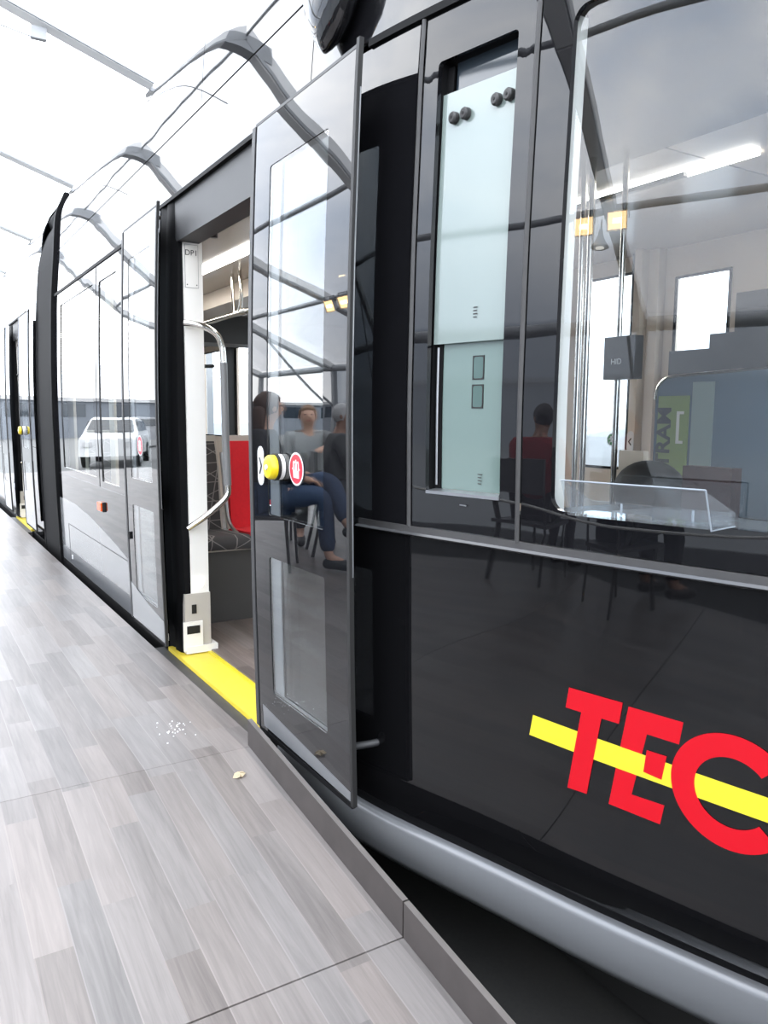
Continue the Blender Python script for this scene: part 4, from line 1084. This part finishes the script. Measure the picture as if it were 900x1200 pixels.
# twisted rope on two posts, mirrored in the cab side
def rope():
    t = tag(T('rope', catmull([(-2.75,4.1,.72),(-2.75,3.0,.60),(-2.7,2.2,.52),(-2.65,1.4,.50),(-2.6,.6,.56),(-2.6,-.2,.70)], 8), .009, mat('white_rope', (.55,.55,.53), .7), None, 8), 'thin white rope sagging between two posts on the ramp, mirrored across the cab side', 'rope')
    for x, y, z0, lb in ((-2.75,4.1,0,'slim grey rope post on the flat deck'),(-2.6,-.2,-.33,'slim grey rope post low on the ramp')):
        p = empty('rope_post', (x,y,z0), lb, 'post', 'rope posts')
        T('pole', [(x,y,z0+.01),(x,y,.78)], .016, M['darkmetal'], p, 10); T('base', [(x,y,z0),(x,y,z0+.02)], .13, M['darkmetal'], p, 20)
rope()

# cars and hut beyond the tent ---------------------------------------
def car(x, y, rz, label, col, L=4.3, H=1.5, van=False):
    t = bpy.data.objects.new('car', None); C.objects.link(t); t.location = (x,y,GZ); t.rotation_euler = (0,0,rz)
    tag(t, label, 'car', 'parked cars beyond the tent'); LOCALS.add(t.name)
    pt = mat('car_paint', col, .15, ior=1.6)
    if van: low = [(-L/2,.35),(-L/2,1.0),(-L/2+.05,H-.05),(L/2-1.3,H),(L/2-.75,1.25),(L/2-.05,1.05),(L/2,.35)]
    else: low = [(-L/2,.35),(-L/2,.95),(-L/2+.45,1.0),(-L/2+.75,H-.08),(.1,H),(.6,H-.06),(1.25,1.0),(L/2-.1,.85),(L/2,.35)]
    bm = bmesh.new(); W = .86; rows = []
    for yy, k in ((-W,0),(-W*.96,1),(W*.96,1),(W,0)):
        rows.append([bm.verts.new((px_*(1 if k else .985), yy*(1 if z < 1.02 else .84), z if k or z < .5 else z-.03)) for px_, z in low])
    n = len(low)
    for a, b in zip(rows[:-1], rows[1:]):
        for k in range(n): bm.faces.new((a[k],a[(k+1)%n],b[(k+1)%n],b[k]))
    bm.faces.new(rows[0]); bm.faces.new(rows[-1][::-1])
    obj('car_body', bm, pt, t, smooth=True, ang=35)
    gl_ = M['darkglass']
    if van: sidew = [(.1,1.15),(.1,H-.2),(L/2-1.35,H-.2),(L/2-.95,1.15)]
    else: sidew = [(-L/2+.65,1.03),(-L/2+.85,H-.14),(.55,H-.12),(1.05,1.03)]
    for s in (-1,1):
        bm = bmesh.new(); vs = [bm.verts.new((px_, s*(W*(.97 if z < 1.2 and not van else .90)+.0), z)) for px_, z in sidew]; g_ = [bm.verts.new((v.co.x, v.co.y+s*.02, v.co.z)) for v in vs]
        bm.faces.new(vs); bm.faces.new(g_[::-1])
        for k in range(4): bm.faces.new((vs[k],vs[(k+1)%4],g_[(k+1)%4],g_[k]))
        obj('side_window', bm, gl_, t)
        for px_ in (-L/2+.8, L/2-.85):
            w_ = T('wheel', [(px_,s*.72,.31),(px_,s*.89,.31)], .31, M['rubber'], t, 24); T('wheel_rim', [(px_,s*.885,.31),(px_,s*.90,.31)], .19, M['alu'], w_, 16)
    x0 = (.62,H-.08,1.22,1.04) if not van else (L/2-1.28,H-.05,L/2-.78,1.28)
    bm = bmesh.new(); bm.faces.new([bm.verts.new(p) for p in ((x0[0]+.03,-.66,x0[1]),(x0[0]+.03,.66,x0[1]),(x0[2]+.03,.76,x0[3]),(x0[2]+.03,-.76,x0[3]))])
    obj('windscreen', bm, gl_, t)
    for s in (-1,1): B('headlight', (L/2-.10,s*.62-.12,.62), (L/2-.015,s*.62+.12,.76), M['pureswhite'], t, .02)
    return t
car(-4.7, 25, math.radians(-70), 'white car parked nearest beyond the open end of the tent', (.62,.63,.63))
car(-9.5, 29, math.radians(-60), 'white van parked behind the white car', (.66,.67,.68), 4.9, 2.1, True)
car(-8.4, 36, math.radians(10), 'silver car parked farthest from the tent', (.30,.31,.33))
car(-13.5, 14, math.radians(80), 'silver car parked beyond the clear side wall', (.30,.32,.34))
car(6.8, 6.4, math.radians(90), 'pale car parked on the far side of the tram', (.45,.46,.47))
def hut(name, a, b, label, col, roofc):
    t = empty(name, ((a[0]+b[0])/2,(a[1]+b[1])/2,GZ), label, 'building')
    B('wall', a, b, mat('render_wall', col, .8), t)
    B('roof', (a[0]-.2,a[1]-.2,b[2]), (b[0]+.2,b[1]+.2,b[2]+.25), mat('flat_roof', roofc, .7), t)
    n = int((b[0]-a[0])/3)
    for i in range(n):
        x = a[0]+1+3*i; B('window', (x,a[1]-.03,1.0), (x+1.4,a[1]-.005,2.0), M['darkglass'], t)
hut('building', (-34,52,GZ), (6,58,2.2), 'low grey building across the car park', (.20,.22,.25), (.5,.5,.5))
hut('building', (-40,2,GZ), (-28,34,3.2), 'long blue-grey shed beyond the clear side wall', (.13,.17,.23), (.3,.32,.34))
quad('wall_right', [(4.62,TY0,GZ),(4.62,TY1,GZ),(4.62,TY1,1.95),(4.62,TY0,1.95)], M['membranewall'])
# banner board by the cars
t = empty('advertising_board', (-6.2,21.6,GZ), 'upright blue-green poster board beside the white car', 'board')
B('board', (-6.75,21.6,.25), (-5.65,21.64,1.25), mat('blue_green_poster', (.08,.20,.24), .4, noise=(2.5,.8)), t); 
for s in (-6.7,-5.72): B('leg', (s-.02,21.6,GZ), (s+.02,21.64,.25), M['frame'], t)

# ================================================================ small things on the deck
def leaf():
    bm = bmesh.new(); z = lambda y: (y-2.56)*SL if y < 2.56 else 0
    cx_, cy_ = -.258, 2.395; pts = [(-.030,-.006),(-.018,.006),(-.012,.020),(-.002,.012),(.008,.024),(.016,.008),(.030,.004),(.020,-.010),(.006,-.014),(-.006,-.022),(-.016,-.012)]
    c = bm.verts.new((cx_,cy_,z(cy_)+.012)); o = [bm.verts.new((cx_+a*.85, cy_+b*.95, z(cy_+b)+.003+.008*(i%2))) for i, (a, b) in enumerate(pts)]
    for i in range(len(o)): bm.faces.new((c, o[i], o[(i+1)%len(o)]))
    bmesh.ops.solidify(bm, geom=bm.faces[:], thickness=.0015)
    tag(obj('dry_leaf', bm, mat('dry_pale_leaf', (.62,.52,.36), .7), None, smooth=True), 'small pale dry leaf lying on the grey planks near the edge board', 'leaf')
leaf()
bm = bmesh.new()
for i in range(34):
    x = -.333+random.gauss(0,.035); y = 2.86+random.gauss(0,.05); r = random.uniform(.0015,.0038)
    m_ = bmesh.ops.create_icosphere(bm, subdivisions=1, radius=r, matrix=Matrix.Translation((x,y,r*.5)))
tag(obj('crumbs', bm, M['pureswhite']), 'scatter of small white crumbs on the deck in front of the yellow threshold', 'crumbs', kind='stuff')
